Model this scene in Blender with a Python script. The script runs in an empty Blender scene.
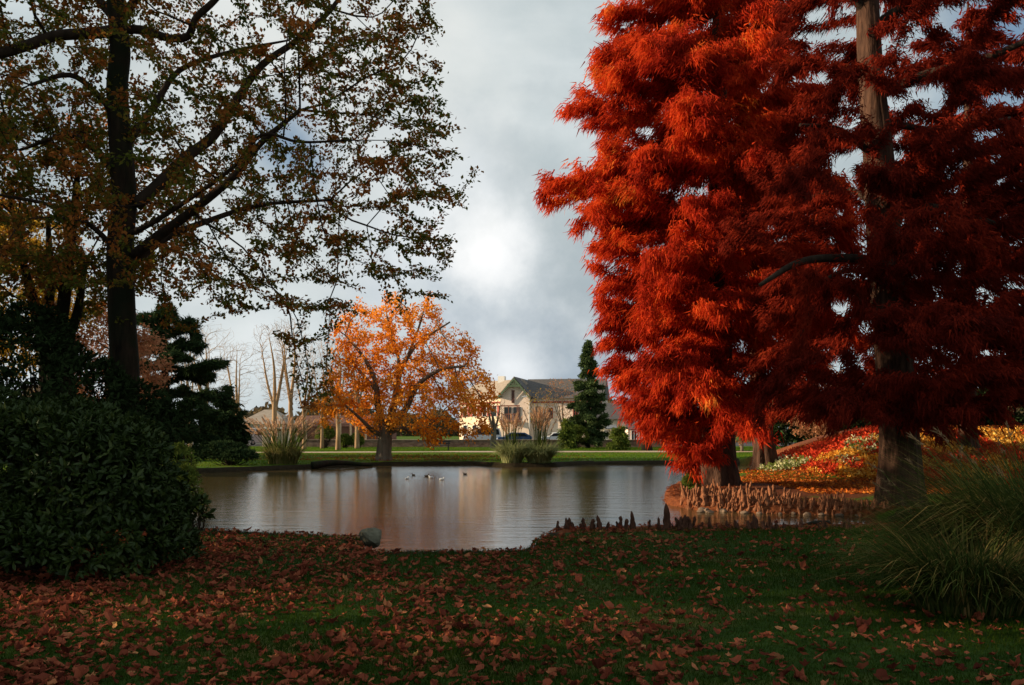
import bpy, math, random
import numpy as np
R = math.radians
rng = np.random.default_rng(7)
random.seed(7)
# ------------------------------------------------------------------ camera, world, sun
F, HZ, CX, EYE = 850.0, 428.0, 512.0, 1.7
scene = bpy.context.scene
C = scene.collection
cam = bpy.data.cameras.new("camera"); cam_o = bpy.data.objects.new("camera", cam); C.objects.link(cam_o)
cam.sensor_width = 36; cam.lens = F/1024*36; cam.shift_y = (HZ-342.5)/1024
cam.clip_start = 0.1; cam.clip_end = 3000
cam_o.location = (0, 0, EYE); cam_o.rotation_euler = (R(90), 0, 0)
scene.camera = cam_o
SUN_EL = 14.5
SUN = np.array([-1.0, -0.05]); SUN = SUN/np.linalg.norm(SUN)
sun = bpy.data.lights.new("sun", 'SUN'); sun.energy = 5.0; sun.angle = R(0.6); sun.color = (1.0, 0.78, 0.52)
sun_o = bpy.data.objects.new("sun", sun); C.objects.link(sun_o); sun_o.location = (-40, -8, 30)
from mathutils import Vector, Matrix
tosun = Vector((SUN[0]*math.cos(R(SUN_EL)), SUN[1]*math.cos(R(SUN_EL)), math.sin(R(SUN_EL))))
sun_o.rotation_euler = tosun.to_track_quat('Z', 'Y').to_euler()
w = bpy.data.worlds.new("World"); scene.world = w; w.use_nodes = True
nt = w.node_tree; nt.nodes.clear()
def N(t, **k):
    n = nt.nodes.new(t)
    for a, b in k.items(): setattr(n, a, b)
    return n
L = lambda a, b: nt.links.new(a, b)
out = N('ShaderNodeOutputWorld')
sky = N('ShaderNodeTexSky', sky_type='NISHITA'); sky.sun_disc = False
sky.sun_elevation = R(SUN_EL); sky.sun_rotation = math.atan2(SUN[0], SUN[1])
bg_sky = N('ShaderNodeBackground'); bg_sky.inputs[1].default_value = 0.09; L(sky.outputs[0], bg_sky.inputs[0])
tc = N('ShaderNodeTexCoord')
mp = N('ShaderNodeMapping'); mp.inputs['Scale'].default_value = (1, 1, 2.0); L(tc.outputs['Generated'], mp.inputs[0])
n1 = N('ShaderNodeTexNoise'); n1.inputs['Scale'].default_value = 2.6; n1.inputs['Detail'].default_value = 7; n1.inputs['Roughness'].default_value = 0.52; n1.inputs['Distortion'].default_value = 0.3
L(mp.outputs[0], n1.inputs[0])
cr = N('ShaderNodeValToRGB'); L(n1.outputs[0], cr.inputs[0])
e = cr.color_ramp.elements
e[0].position = 0.32; e[0].color = (0.32, 0.38, 0.42, 1)
e[1].position = 0.70; e[1].color = (0.70, 0.75, 0.76, 1)
m = e.new(0.5); m.color = (0.47, 0.54, 0.56, 1)
wn = N('ShaderNodeTexNoise'); wn.inputs['Scale'].default_value = 4.5; wn.inputs['Detail'].default_value = 7; wn.inputs['Roughness'].default_value = .6; L(tc.outputs['Generated'], wn.inputs[0])
w1 = N('ShaderNodeVectorMath', operation='SUBTRACT'); L(wn.outputs['Color'], w1.inputs[0]); w1.inputs[1].default_value = (.5, .5, .5)
def blob(px, py, width, sharp=1.0):
    """a lobe of cloud around one direction of the sky, its edge broken by noise"""
    d = Vector(((px-CX)/F, 1, (HZ-py)/F)).normalized()
    w2 = N('ShaderNodeVectorMath', operation='SCALE'); L(w1.outputs[0], w2.inputs[0]); w2.inputs['Scale'].default_value = width*3.2*sharp
    w3 = N('ShaderNodeVectorMath', operation='ADD'); L(w2.outputs[0], w3.inputs[0]); L(tc.outputs['Generated'], w3.inputs[1])
    ds = N('ShaderNodeVectorMath', operation='DISTANCE'); L(w3.outputs[0], ds.inputs[0]); ds.inputs[1].default_value = d
    mr = N('ShaderNodeMapRange'); mr.interpolation_type = 'SMOOTHSTEP'; mr.inputs['From Min'].default_value = width*1.25; mr.inputs['From Max'].default_value = 0; L(ds.outputs['Value'], mr.inputs[0])
    return mr.outputs[0]
def mix(fac, a, b, amt=1.0):
    mx = N('ShaderNodeMix', data_type='RGBA')
    mu = N('ShaderNodeMath', operation='MULTIPLY'); L(fac, mu.inputs[0]); mu.inputs[1].default_value = amt
    L(mu.outputs[0], mx.inputs[0]); L(a, mx.inputs[6]); mx.inputs[7].default_value = (*b, 1); return mx.outputs[2]
c = cr.outputs[0]
c = mix(blob(545, 365, 0.30, .7), c, (0.31, 0.38, 0.46), .8)       # blue-grey rain cloud low over the roofs
c = mix(blob(560, 215, 0.16, 1), c, (0.38, 0.44, 0.46), .7)
c = mix(blob(470, 265, 0.16, .9), c, (0.80, 0.84, 0.86), .75)
c = mix(blob(484, 250, 0.06, .9), c, (1.0, 1.0, 1.0), 1.0)
c = mix(blob(508, 362, 0.045, .9), c, (0.85, 0.88, 0.90), .9)
c = mix(blob(300, 60, 0.30, .7), c, (0.80, 0.81, 0.78), .7)
bg_c = N('ShaderNodeBackground'); L(c, bg_c.inputs[0]); bg_c.inputs[1].default_value = 0.70
n2 = N('ShaderNodeTexNoise'); n2.inputs['Scale'].default_value = 5; n2.inputs['Detail'].default_value = 4; L(tc.outputs['Generated'], n2.inputs[0])
g1 = blob(1015, 55, 0.12, .6); g2 = blob(285, 155, 0.07, .9)
mxm = N('ShaderNodeMath', operation='MAXIMUM'); L(g1, mxm.inputs[0]); L(g2, mxm.inputs[1])
ms = N('ShaderNodeMixShader'); L(mxm.outputs[0], ms.inputs[0]); L(bg_c.outputs[0], ms.inputs[1]); L(bg_sky.outputs[0], ms.inputs[2])
L(ms.outputs[0], out.inputs[0])
scene.view_settings.view_transform = 'Standard'; scene.view_settings.look = 'None'
scene.view_settings.exposure = 0.62; scene.view_settings.gamma = 1
scene.render.engine = 'CYCLES'
scene.cycles.use_denoising = True
scene.cycles.max_bounces = 6; scene.cycles.diffuse_bounces = 3; scene.cycles.glossy_bounces = 3; scene.cycles.transparent_max_bounces = 4

# ------------------------------------------------------------------ helpers
def at(px, py, d): return np.array([(px-CX)/F*d, d, EYE-(py-HZ)/F*d])
def ss(a, b, x):
    t = np.clip((np.asarray(x, float)-a)/(b-a), 0, 1); return t*t*(3-2*t)
def vnoise(x, y, s=0):
    """cheap smooth value noise made of sines, -1..1"""
    r = np.random.default_rng(100+s); o = 0
    for i in range(6):
        a = r.uniform(0, 6.28); k = r.uniform(.6, 1.6)*(1+.5*i); ph = r.uniform(0, 6.28)
        o = o + np.sin((x*math.cos(a)+y*math.sin(a))*k+ph)/(1+.4*i)
    return o/3.2
def unit(v): return v/np.maximum(np.linalg.norm(v, axis=-1, keepdims=True), 1e-9)
def mk(name, V, Fs, mat, parent=None, tint=None, smooth=False, link=True):
    V = np.asarray(V, np.float32).reshape(-1, 3)
    if isinstance(Fs, np.ndarray): Fs = [Fs]
    me = bpy.data.meshes.new(name)
    me.vertices.add(len(V)); me.vertices.foreach_set('co', V.ravel())
    li = np.concatenate([f.ravel() for f in Fs]).astype(np.int32)
    ln = np.concatenate([np.full(len(f), f.shape[1]) for f in Fs])
    st = np.concatenate([[0], np.cumsum(ln)[:-1]]).astype(np.int32)
    me.loops.add(len(li)); me.loops.foreach_set('vertex_index', li)
    me.polygons.add(len(ln)); me.polygons.foreach_set('loop_start', st)
    if tint is not None:
        a = me.attributes.new('tint', 'FLOAT', 'FACE'); a.data.foreach_set('value', np.asarray(tint, np.float32))
    me.update(calc_edges=True)
    me.polygons.foreach_set('use_smooth', np.full(len(ln), smooth))
    me.materials.append(mat)
    o = bpy.data.objects.new(name, me)
    if link: C.objects.link(o)
    if parent: o.parent = parent
    return o
def tag(o, label=None, cat=None, group=None, kind=None):
    if label: o['label'] = label
    if cat: o['category'] = cat
    if group: o['group'] = group
    if kind: o['kind'] = kind
    return o
def empty(name, label, cat, loc=(0, 0, 0), rz=0, group=None):
    o = bpy.data.objects.new(name, None); C.objects.link(o); o.empty_display_size = .2
    o.location = [float(v) for v in loc]; o.rotation_euler = (0, 0, rz)
    return tag(o, label, cat, group)
def pip(px, py, poly):
    poly = np.asarray(poly, float); ins = np.zeros(px.shape, bool); j = len(poly)-1
    for i in range(len(poly)):
        xi, yi = poly[i]; xj, yj = poly[j]
        c = ((yi > py) != (yj > py)) & (px < (xj-xi)*(py-yi)/(yj-yi+1e-12)+xi)
        ins ^= c; j = i
    return ins
def sdist(x, y, poly):
    poly = np.asarray(poly, float); d = np.full(x.shape, 1e9)
    for i in range(len(poly)):
        a = poly[i]; b = poly[(i+1) % len(poly)]; ab = b-a
        t = np.clip(((x-a[0])*ab[0]+(y-a[1])*ab[1])/(ab@ab), 0, 1)
        d = np.minimum(d, np.hypot(x-a[0]-t*ab[0], y-a[1]-t*ab[1]))
    return np.where(pip(x, y, poly), -d, d)

# ---- materials
def mat_new(name):
    m = bpy.data.materials.new(name); m.use_nodes = True; m.node_tree.nodes.clear(); return m
class G:
    def __init__(s, name): s.m = mat_new(name); s.t = s.m.node_tree
    def n(s, t, **k):
        n = s.t.nodes.new(t)
        for a, b in k.items(): setattr(n, a, b)
        return n
    def l(s, a, b): s.t.links.new(a, b)
    def noise(s, scale, detail=4, co='Object', stretch=(1, 1, 1), rough=.5):
        tc = s.n('ShaderNodeTexCoord'); mp = s.n('ShaderNodeMapping'); mp.inputs['Scale'].default_value = stretch
        s.l(tc.outputs[co], mp.inputs[0]); no = s.n('ShaderNodeTexNoise'); no.inputs['Scale'].default_value = scale
        no.inputs['Detail'].default_value = detail; no.inputs['Roughness'].default_value = rough; s.l(mp.outputs[0], no.inputs[0]); return no.outputs[0]
    def ramp(s, fac, stops):
        r = s.n('ShaderNodeValToRGB'); s.l(fac, r.inputs[0]); e = r.color_ramp.elements
        e[0].position, e[0].color = stops[0][0], (*stops[0][1], 1); e[1].position, e[1].color = stops[-1][0], (*stops[-1][1], 1)
        for p, c in stops[1:-1]: e.new(p).color = (*c, 1)
        return r.outputs[0]
    def mix(s, fac, a, b, mode='MIX'):
        x = s.n('ShaderNodeMix', data_type='RGBA', blend_type=mode)
        for v, i in ((fac, 0), (a, 6), (b, 7)):
            if hasattr(v, 'links'): s.l(v, x.inputs[i])
            else: x.inputs[i].default_value = v if i == 0 else (*v, 1)
        return x.outputs[2]
    def bump(s, h, strength, dist):
        b = s.n('ShaderNodeBump'); b.inputs['Strength'].default_value = strength; b.inputs['Distance'].default_value = dist
        s.l(h, b.inputs['Height']); return b.outputs[0]
    def math(s, op, a, b=0.0):
        x = s.n('ShaderNodeMath', operation=op)
        for v, i in ((a, 0), (b, 1)):
            if hasattr(v, 'links'): s.l(v, x.inputs[i])
            else: x.inputs[i].default_value = v
        return x.outputs[0]
    def pbr(s, col, rough=.8, normal=None, spec=.3, metal=0):
        p = s.n('ShaderNodeBsdfPrincipled')
        if hasattr(col, 'links'): s.l(col, p.inputs['Base Color'])
        else: p.inputs['Base Color'].default_value = (*col, 1)
        if hasattr(rough, 'links'): s.l(rough, p.inputs['Roughness'])
        else: p.inputs['Roughness'].default_value = rough
        p.inputs['Specular IOR Level'].default_value = spec; p.inputs['Metallic'].default_value = metal
        if normal: s.l(normal, p.inputs['Normal'])
        o = s.n('ShaderNodeOutputMaterial'); s.l(p.outputs[0], o.inputs[0]); return s.m
def leafmat(name, stops, trans=.4, nscale=.6, namt=.35, gloss=0.0, nstops=None):
    g = G(name); a = g.n('ShaderNodeAttribute', attribute_name='tint')
    no = g.noise(nscale, 3)
    f = g.math('ADD', g.math('MULTIPLY', a.outputs['Fac'], 1-namt), g.math('MULTIPLY', g.math('SUBTRACT', g.math('MULTIPLY', no, 2.2), .6), namt))
    col = g.ramp(f, stops)
    d = g.n('ShaderNodeBsdfDiffuse'); t = g.n('ShaderNodeBsdfTranslucent'); g.l(col, d.inputs[0]); g.l(col, t.inputs[0])
    ms = g.n('ShaderNodeMixShader'); ms.inputs[0].default_value = trans; g.l(d.outputs[0], ms.inputs[1]); g.l(t.outputs[0], ms.inputs[2])
    s = ms.outputs[0]
    if gloss:
        gl = g.n('ShaderNodeBsdfGlossy'); gl.inputs['Roughness'].default_value = .38; gl.inputs[0].default_value = (.8, .9, .8, 1)
        m2 = g.n('ShaderNodeMixShader'); m2.inputs[0].default_value = gloss; g.l(s, m2.inputs[1]); g.l(gl.outputs[0], m2.inputs[2]); s = m2.outputs[0]
    o = g.n('ShaderNodeOutputMaterial'); g.l(s, o.inputs[0]); return g.m
def barkmat(name, c0, c1, scale=6, moss=None):
    g = G(name); n = g.noise(scale, 6, stretch=(1, 1, .18), rough=.62)
    col = g.ramp(n, [(.3, c0), (.7, c1)])
    if moss:
        col = g.mix(g.ramp(g.noise(1.1, 4), [(.42, (0, 0, 0)), (.6, (1, 1, 1))]), col, moss)
    return g.pbr(col, .9, g.bump(n, .9, .05), .15)
def plain(name, col, rough=.7, var=.25, scale=3, spec=.3, metal=0, bump=0):
    g = G(name); n = g.noise(scale, 5)
    c = g.ramp(n, [(.25, tuple(v*(1-var) for v in col)), (.75, tuple(min(1, v*(1+var)) for v in col))])
    return g.pbr(c, rough, g.bump(n, bump, .02) if bump else None, spec, metal)

# ---- tubes and trees
def frames(P):
    T = np.zeros_like(P); T[1:-1] = P[2:]-P[:-2]; T[0] = P[1]-P[0]; T[-1] = P[-1]-P[-2]; T = unit(T)
    ax = np.eye(3)[np.argmin(np.abs(T.mean(0)))]
    U = unit(np.cross(T, ax)); W = np.cross(T, U); return T, U, W
class MB:
    def __init__(s): s.V = []; s.F = {}; s.n = 0
    def add(s, V, Fs):
        V = np.asarray(V, float)
        for f in (Fs if isinstance(Fs, list) else [Fs]):
            f = np.asarray(f); s.F.setdefault(f.shape[1], []).append(f+s.n)
        s.V.append(V); s.n += len(V); return s
    def tube(s, P, r, sides=6, rmod=None, cap=True):
        P = np.asarray(P, float); r = np.broadcast_to(np.asarray(r, float), (len(P),)); T, U, W = frames(P)
        a = np.arange(sides)/sides*2*math.pi
        rr = r[:, None]*np.ones((1, sides))
        if rmod is not None: rr = rr*rmod(P, a)
        V = P[:, None, :]+rr[..., None]*(np.cos(a)[None, :, None]*U[:, None, :]+np.sin(a)[None, :, None]*W[:, None, :])
        i = np.arange(len(P)-1)[:, None]*sides; j = np.arange(sides)[None, :]; k = (j+1) % sides
        q = np.stack([i+j, i+k, i+sides+k, i+sides+j], -1).reshape(-1, 4)
        s.add(V.reshape(-1, 3), q)
        if cap:
            s.F.setdefault(sides, []).append((s.n-len(P)*sides+np.arange(sides)[::-1])[None])
            s.F.setdefault(sides, []).append((s.n-sides+np.arange(sides))[None])
        return s
    def box(s, lo, hi, M=None):
        x0, y0, z0 = lo; x1, y1, z1 = hi
        V = np.array([[x0, y0, z0], [x1, y0, z0], [x1, y1, z0], [x0, y1, z0], [x0, y0, z1], [x1, y0, z1], [x1, y1, z1], [x0, y1, z1]], float)
        if M is not None: V = V@np.array(M)[:3, :3].T+np.array(M)[:3, 3]
        return s.add(V, np.array([[0, 3, 2, 1], [4, 5, 6, 7], [0, 1, 5, 4], [1, 2, 6, 5], [2, 3, 7, 6], [3, 0, 4, 7]]))
    def prism(s, poly, axis, a, b):
        """polygon in the plane across `axis`, run from a to b"""
        n = len(poly); V = []
        for t in (a, b):
            for (u, v) in poly: V.append({0: (t, u, v), 1: (u, t, v), 2: (u, v, t)}[axis])
        q = np.array([[i, (i+1) % n, n+(i+1) % n, n+i] for i in range(n)])
        return s.add(V, [q, np.arange(n)[::-1][None], (n+np.arange(n))[None]])
    def lathe(s, c, prof, sides=12):
        c = np.asarray(c, float); return s.tube([c+np.array([0, 0, z]) for z, r in prof], [r for z, r in prof], sides)
    def build(s, name, mat, parent=None, smooth=False, bevel=0):
        o = mk(name, np.concatenate(s.V), [np.concatenate(f) for f in s.F.values()], mat, parent, smooth=smooth)
        if bevel:
            b = o.modifiers.new('bevel', 'BEVEL'); b.width = bevel; b.segments = 2
        return o
def spline(pts, n=6):
    """Catmull-Rom through pts (any columns)"""
    P = np.asarray(pts, float); Q = np.vstack([2*P[0]-P[1], P, 2*P[-1]-P[-2]]); o = []
    for i in range(1, len(Q)-2):
        for t in np.arange(n)/n:
            a, b, c, d = Q[i-1], Q[i], Q[i+1], Q[i+2]
            o.append(.5*((2*b)+(-a+c)*t+(2*a-5*b+4*c-d)*t*t+(-a+3*b-3*c+d)*t**3))
    o.append(Q[-2]); return np.array(o)
def grow(seeds, pts, bf=.35, maxlen=.7, rise=.3, jit=.04, r=rng):
    """seeds: list of (n,4) arrays x,y,z,radius.  Connects every crown point to the nearest wood (balanced minimum spanning tree)."""
    S = np.vstack(seeds); ns = len(S); pts = np.asarray(pts, float)
    P = [v for v in S[:, :3]]; par = [-1]*ns; pl = []
    for s in seeds: 
        l = np.concatenate([[0], np.cumsum(np.linalg.norm(np.diff(s[:, :3], axis=0), axis=1))]); pl += list(l*.25)
    n = len(pts); best = np.full(n, 1e9); bi = np.zeros(n, int); alive = np.ones(n, bool)
    for i in range(ns):
        h = np.hypot(pts[:, 0]-P[i][0], pts[:, 1]-P[i][1])
        d = np.sqrt(h**2+(pts[:, 2]-rise*h-P[i][2])**2)+bf*pl[i]
        m = d < best; best[m] = d[m]; bi[m] = i
    for _ in range(n):
        k = int(np.argmin(np.where(alive, best, 1e9))); alive[k] = False
        a = P[bi[k]]; b = pts[k]; L_ = np.linalg.norm(b-a); m_ = max(1, int(L_/maxlen)); cur = bi[k]; base = pl[cur]
        for t in range(1, m_+1):
            q = a+(b-a)*t/m_
            if m_ > 1 and t < m_: q = q+r.normal(0, jit*L_*.5, 3)+np.array([0, 0, .06*L_*math.sin(math.pi*t/m_)])
            P.append(q); par.append(cur); pl.append(base+L_*t/m_); cur = len(P)-1
            d = np.linalg.norm(pts-q, axis=1)+bf*pl[cur]; mm = alive & (d < best); best[mm] = d[mm]; bi[mm] = cur
    P = np.array(P); par = np.array(par); nn = len(P)
    W = np.zeros(nn); hasc = np.zeros(nn, bool); hasc[par[ns:]] = True
    W[ns:][~hasc[ns:]] = 1
    for i in range(nn-1, ns-1, -1):
        if par[i] >= ns: W[par[i]] += W[i]
    main = np.full(nn, -1)
    for i in range(ns, nn):
        p = par[i]
        if p >= ns and (main[p] < 0 or W[i] > W[main[p]]): main[p] = i
    for _ in range(2):
        Q = P.copy(); idx = np.where((np.arange(nn) >= ns) & (main >= 0))[0]
        Q[idx] = .5*P[idx]+.25*P[par[idx]]+.25*P[main[idx]]; P = Q
    return dict(P=P, par=par, W=W, main=main, ns=ns, S=S)
def branches(sk, r0, p=2.3, name='branches', mat=None, parent=None, extra=None, minr=0):
    P, par, W, main, ns, S = (sk[k] for k in ('P', 'par', 'W', 'main', 'ns', 'S'))
    mb = MB(); nn = len(P)
    rad = r0*np.maximum(W, 1)**(1/p); sk['rad'] = rad
    start = [i for i in range(ns, nn) if par[i] < ns or main[par[i]] != i]
    for i in start:
        ch = [par[i]]; c_ = i
        while c_ >= 0: ch.append(c_); c_ = main[c_]
        rr = np.array([rad[k] for k in ch]); rr[0] = rr[1]
        if par[i] < ns: rr[:2] = np.minimum(rr[:2]*1.25, max(S[par[i], 3]*.8, r0))
        rr = np.minimum.accumulate(rr)
        if par[i] < ns and len(rr) > 2: rr = np.minimum(rr, S[par[i], 3]*.7+1e-4)
        if rr[0] < minr: continue
        rr[-1] *= .4
        mb.tube(P[ch], rr, 8 if rr[0] > .06 else (5 if rr[0] > .02 else 3), cap=False)
    if extra:
        for s in extra: mb.tube(s[:, :3], s[:, 3], 12)
    return mb.build(name, mat, parent, smooth=True)
def twigs(sk, wmax=6):
    i = np.arange(sk['ns'], len(sk['P'])); i = i[(sk['W'][i] <= wmax)]
    return sk['P'][sk['par'][i]], sk['P'][i]
def on_twigs(A, B, n, spread, r=rng):
    l = np.linalg.norm(B-A, axis=1)+.02; k = r.choice(len(A), n, p=l/l.sum()); t = r.random(n)[:, None]
    return A[k]+(B[k]-A[k])*t+r.normal(0, 1, (n, 3))*np.asarray(spread), unit(B[k]-A[k]), k
LEAF4 = np.array([[0, 0, 0], [.45, .32, .05], [1, 0, -.06], [.45, -.32, .05]])
SLIM4 = np.array([[0, 0, 0], [.45, .16, .03], [1, 0, -.04], [.45, -.16, .03]])
OVAL6 = np.array([[0, 0, 0], [.25, .16, .03], [.65, .17, .02], [1, 0, -.08], [.65, -.17, .02], [.25, -.16, .03]])
FR3 = np.array([[0, -.10, 0], [0, .10, 0], [1, 0, 0]])
def leaves(pos, axis, up, size, tpl, name, mat, parent=None, tint=None, r=rng, kind=None):
    n = len(pos); A = unit(axis); Sd = unit(np.cross(up, A)); Nn = np.cross(A, Sd)
    size = np.broadcast_to(size, (n,))[:, None, None]
    V = pos[:, None, :]+size*(tpl[None, :, 0:1]*A[:, None]+tpl[None, :, 1:2]*Sd[:, None]+tpl[None, :, 2:3]*Nn[:, None])
    k = len(tpl); Fc = (np.arange(n)[:, None]*k+np.arange(k)[None])
    if tint is None: tint = r.random(n)
    return mk(name, V.reshape(-1, 3), Fc, mat, parent, tint)
def rdir(n, r=rng): return unit(r.normal(0, 1, (n, 3)))
Z = np.array([0, 0, 1.0])

# ------------------------------------------------------------------ materials
M = {}
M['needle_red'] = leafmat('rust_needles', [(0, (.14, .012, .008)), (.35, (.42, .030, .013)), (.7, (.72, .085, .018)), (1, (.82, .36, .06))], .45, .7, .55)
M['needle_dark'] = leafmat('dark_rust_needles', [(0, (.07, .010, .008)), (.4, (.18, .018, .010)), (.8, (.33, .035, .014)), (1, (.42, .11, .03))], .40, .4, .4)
M['beech'] = leafmat('bronze_leaves', [(0, (.06, .105, .018)), (.45, (.15, .14, .026)), (.65, (.34, .12, .03)), (1, (.58, .20, .05))], .42, .5, .4)
M['orange'] = leafmat('orange_leaves', [(0, (.50, .10, .012)), (.5, (.84, .30, .025)), (1, (.92, .52, .09))], .45, .25, .55)
M['yellow'] = leafmat('yellow_leaves', [(0, (.30, .20, .02)), (1, (.75, .42, .05))], .5, .5, .3)
M['rhodo'] = leafmat('glossy_dark_leaves', [(0, (.014, .026, .006)), (.6, (.028, .046, .010)), (1, (.065, .080, .018))], .1, 1.5, .3, .016)
M['dark_leaf'] = leafmat('deep_green_leaves', [(0, (.012, .022, .008)), (1, (.035, .055, .02))], .15, .8, .3)
M['conifer'] = leafmat('blue_green_needles', [(0, (.030, .055, .022)), (1, (.10, .14, .05))], .15, .8, .3)
M['cedar'] = leafmat('cedar_needles', [(0, (.016, .034, .016)), (1, (.05, .08, .03))], .12, .8, .3)
M['shrub_leaf'] = leafmat('shrub_leaves', [(0, (.06, .11, .02)), (1, (.22, .25, .05))], .35, .8, .3)
M['pink_leaf'] = leafmat('faded_pink_leaves', [(0, (.30, .12, .06)), (1, (.60, .30, .16))], .4, .6, .3)
M['reed'] = leafmat('grass_blades', [(0, (.05, .08, .016)), (.55, (.12, .15, .035)), (1, (.38, .22, .08))], .3, .9, .3)
M['reed_dark'] = leafmat('arching_blades', [(0, (.02, .04, .010)), (.5, (.065, .09, .022)), (.8, (.20, .16, .055)), (1, (.44, .24, .10))], .3, 1.3, .3)
M['dull_plume'] = leafmat('dull_plumes', [(0, (.16, .10, .055)), (1, (.40, .27, .15))], .4, 1, .2)
M['plume'] = leafmat('seed_plumes', [(0, (.36, .20, .11)), (1, (.74, .50, .32))], .45, 1, .2)
M['pampas'] = leafmat('pampas_blades', [(0, (.15, .20, .07)), (1, (.46, .46, .22))], .3, 1, .3)
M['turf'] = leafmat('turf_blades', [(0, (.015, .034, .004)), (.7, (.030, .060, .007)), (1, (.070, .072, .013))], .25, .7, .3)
M['litter'] = leafmat('fallen_leaf', [(0, (.05, .014, .010)), (.4, (.18, .045, .026)), (.8, (.31, .092, .048)), (.97, (.40, .18, .08)), (1, (.50, .32, .08))], .12, 2.0, .15)
M['needle_litter'] = leafmat('needle_litter', [(0, (.08, .022, .012)), (1, (.32, .09, .03))], .1, 2.0, .2)
M['bark_cyp'] = barkmat('cypress_bark', (.020, .010, .007), (.12, .062, .040), 11)
M['bark_dark'] = barkmat('dark_mossy_bark', (.008, .006, .004), (.045, .028, .018), 9, (.014, .018, .008))
M['bark_twig'] = barkmat('twig_bark', (.02, .014, .01), (.06, .04, .028), 6)
M['bark_grey'] = barkmat('grey_bark', (.07, .055, .04), (.24, .20, .15), 4)
M['bark_pale'] = barkmat('pale_bark', (.20, .12, .06), (.50, .34, .20), 3)
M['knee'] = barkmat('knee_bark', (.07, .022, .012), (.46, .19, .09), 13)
M['knee_dark'] = barkmat('shaded_knee_bark', (.03, .014, .01), (.16, .07, .04), 16)  # darker copy of the knee bark; near bank shade put into it
M['stone'] = plain('mossy_stone', (.12, .115, .08), .9, .5, 5, bump=.8)

# ------------------------------------------------------------------ terrain and water
WATER = -0.5
LAKE = np.array([(-5.7, 14.7), (-4, 14.2), (-2.25, 13.7), (-1.95, 12.05), (.03, 12.05), (.2, 13.3), (.65, 14.9), (3, 15.2), (6.9, 15.5), (9.0, 17.2), (9.4, 20.4),
                 (8, 21.3), (6.3, 21.8), (4.8, 22.7), (4.3, 24.6), (5.0, 28.6), (6.0, 32), (8, 35.8), (11, 38.5), (13.5, 41.5), (14.6, 45), (14, 50),
                 (10.5, 51.2), (5, 51), (3.2, 49.6), (2.6, 47.8), (0, 47.5), (-1.2, 48.3), (-2.4, 50.2), (-7.2, 49.6), (-8.6, 48.2), (-10.5, 46.4), (-13, 43.3), (-16, 40.7), (-19, 37.6), (-14.5, 31), (-8.8, 22), (-6.2, 16.4)])
def MOUND(x, y):
    f = ss(8.8, 17.5, x-(y-36)*.15)
    return 2.0*f*ss(29.0, 37.5, y+.5*vnoise(x*.3, y*.3, 9))*(1-ss(44, 56, y))
def H(x, y):
    x = np.asarray(x, float); y = np.asarray(y, float)
    s = sdist(x+.06*vnoise(x*2.2, y*2.2, 1), y+.06*vnoise(x*2.2, y*2.2, 2), LAKE)
    base = -.28*ss(15.5, 21, y)+.035*vnoise(x*.35, y*.35, 3)+.012*vnoise(x*1.6, y*1.6, 4)+MOUND(x, y)
    near = (y < 18) & (x < 11)
    wd = np.where(near, .22, .28)
    low = -1.3
    return low+(base-low)*ss(-wd, wd*1.1, s)
def axis_(lo, hi, step, far, glo, ghi):
    a = list(np.arange(lo, hi+1e-6, step)); s = step
    while a[-1] < ghi: s *= 1.25; a.append(a[-1]+s)
    s = step
    while a[0] > glo: s *= 1.25; a.insert(0, a[0]-s)
    return np.array(a)
xs = axis_(-22, 30, .2, 0, -900, 900)
ys = np.concatenate([axis_(4, 26, .13, 0, -120, 26)[:-1], axis_(26, 58, .3, 0, 26, 1500)])
ys = np.unique(ys)
X, Y = np.meshgrid(xs, ys); Hz = H(X, Y)
nx, ny = len(xs), len(ys)
i = (np.arange(ny-1)[:, None]*nx+np.arange(nx-1)[None]); q = np.stack([i, i+1, i+nx+1, i+nx], -1).reshape(-1, 4)
g = G('ground')
at_n = g.n('ShaderNodeAttribute', attribute_name='cover')
sep = g.n('ShaderNodeSeparateColor'); g.l(at_n.outputs['Color'], sep.inputs[0])
nb = g.noise(.9, 6); nf = g.noise(9, 5, rough=.65)
grass = g.ramp(nf, [(.25, (.040, .085, .006)), (.6, (.075, .14, .009)), (.85, (.13, .17, .016))])
dry = g.ramp(nf, [(.3, (.05, .060, .014)), (.8, (.13, .10, .03))])
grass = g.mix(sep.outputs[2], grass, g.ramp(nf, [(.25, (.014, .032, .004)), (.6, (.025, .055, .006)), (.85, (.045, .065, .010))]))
col = g.mix(g.ramp(g.noise(.35, 5, stretch=(1, 3, 1)), [(.50, (0, 0, 0)), (.68, (1, 1, 1))]), grass, dry)
nd = g.ramp(nf, [(.25, (.045, .016, .009)), (.55, (.17, .050, .018)), (.85, (.34, .12, .04))])
fr = g.math('ADD', sep.outputs[0], g.math('MULTIPLY', g.math('SUBTRACT', nb, .5), .9))
col = g.mix(g.ramp(fr, [(.42, (0, 0, 0)), (.58, (1, 1, 1))]), col, nd)
soil = g.ramp(nf, [(.3, (.012, .010, .006)), (.8, (.045, .034, .018))])
fs = g.math('ADD', sep.outputs[1], g.math('MULTIPLY', g.math('SUBTRACT', nf, .5), .8))
col = g.mix(g.ramp(fs, [(.42, (0, 0, 0)), (.58, (1, 1, 1))]), col, soil)
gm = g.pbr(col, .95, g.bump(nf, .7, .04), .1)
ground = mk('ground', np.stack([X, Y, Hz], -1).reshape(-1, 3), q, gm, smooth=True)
tag(ground, 'grassy park ground with banks sloping into the pond', 'ground', kind='structure')
Sg = sdist(X, Y, LAKE)
needle = np.clip(ss(1.9, .2, Sg)*ss(3.5, 4.5, X)*ss(20.5, 21.3, Y)*ss(34, 30, Y)*1.3, 0, 1)          # peninsula edge
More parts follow.
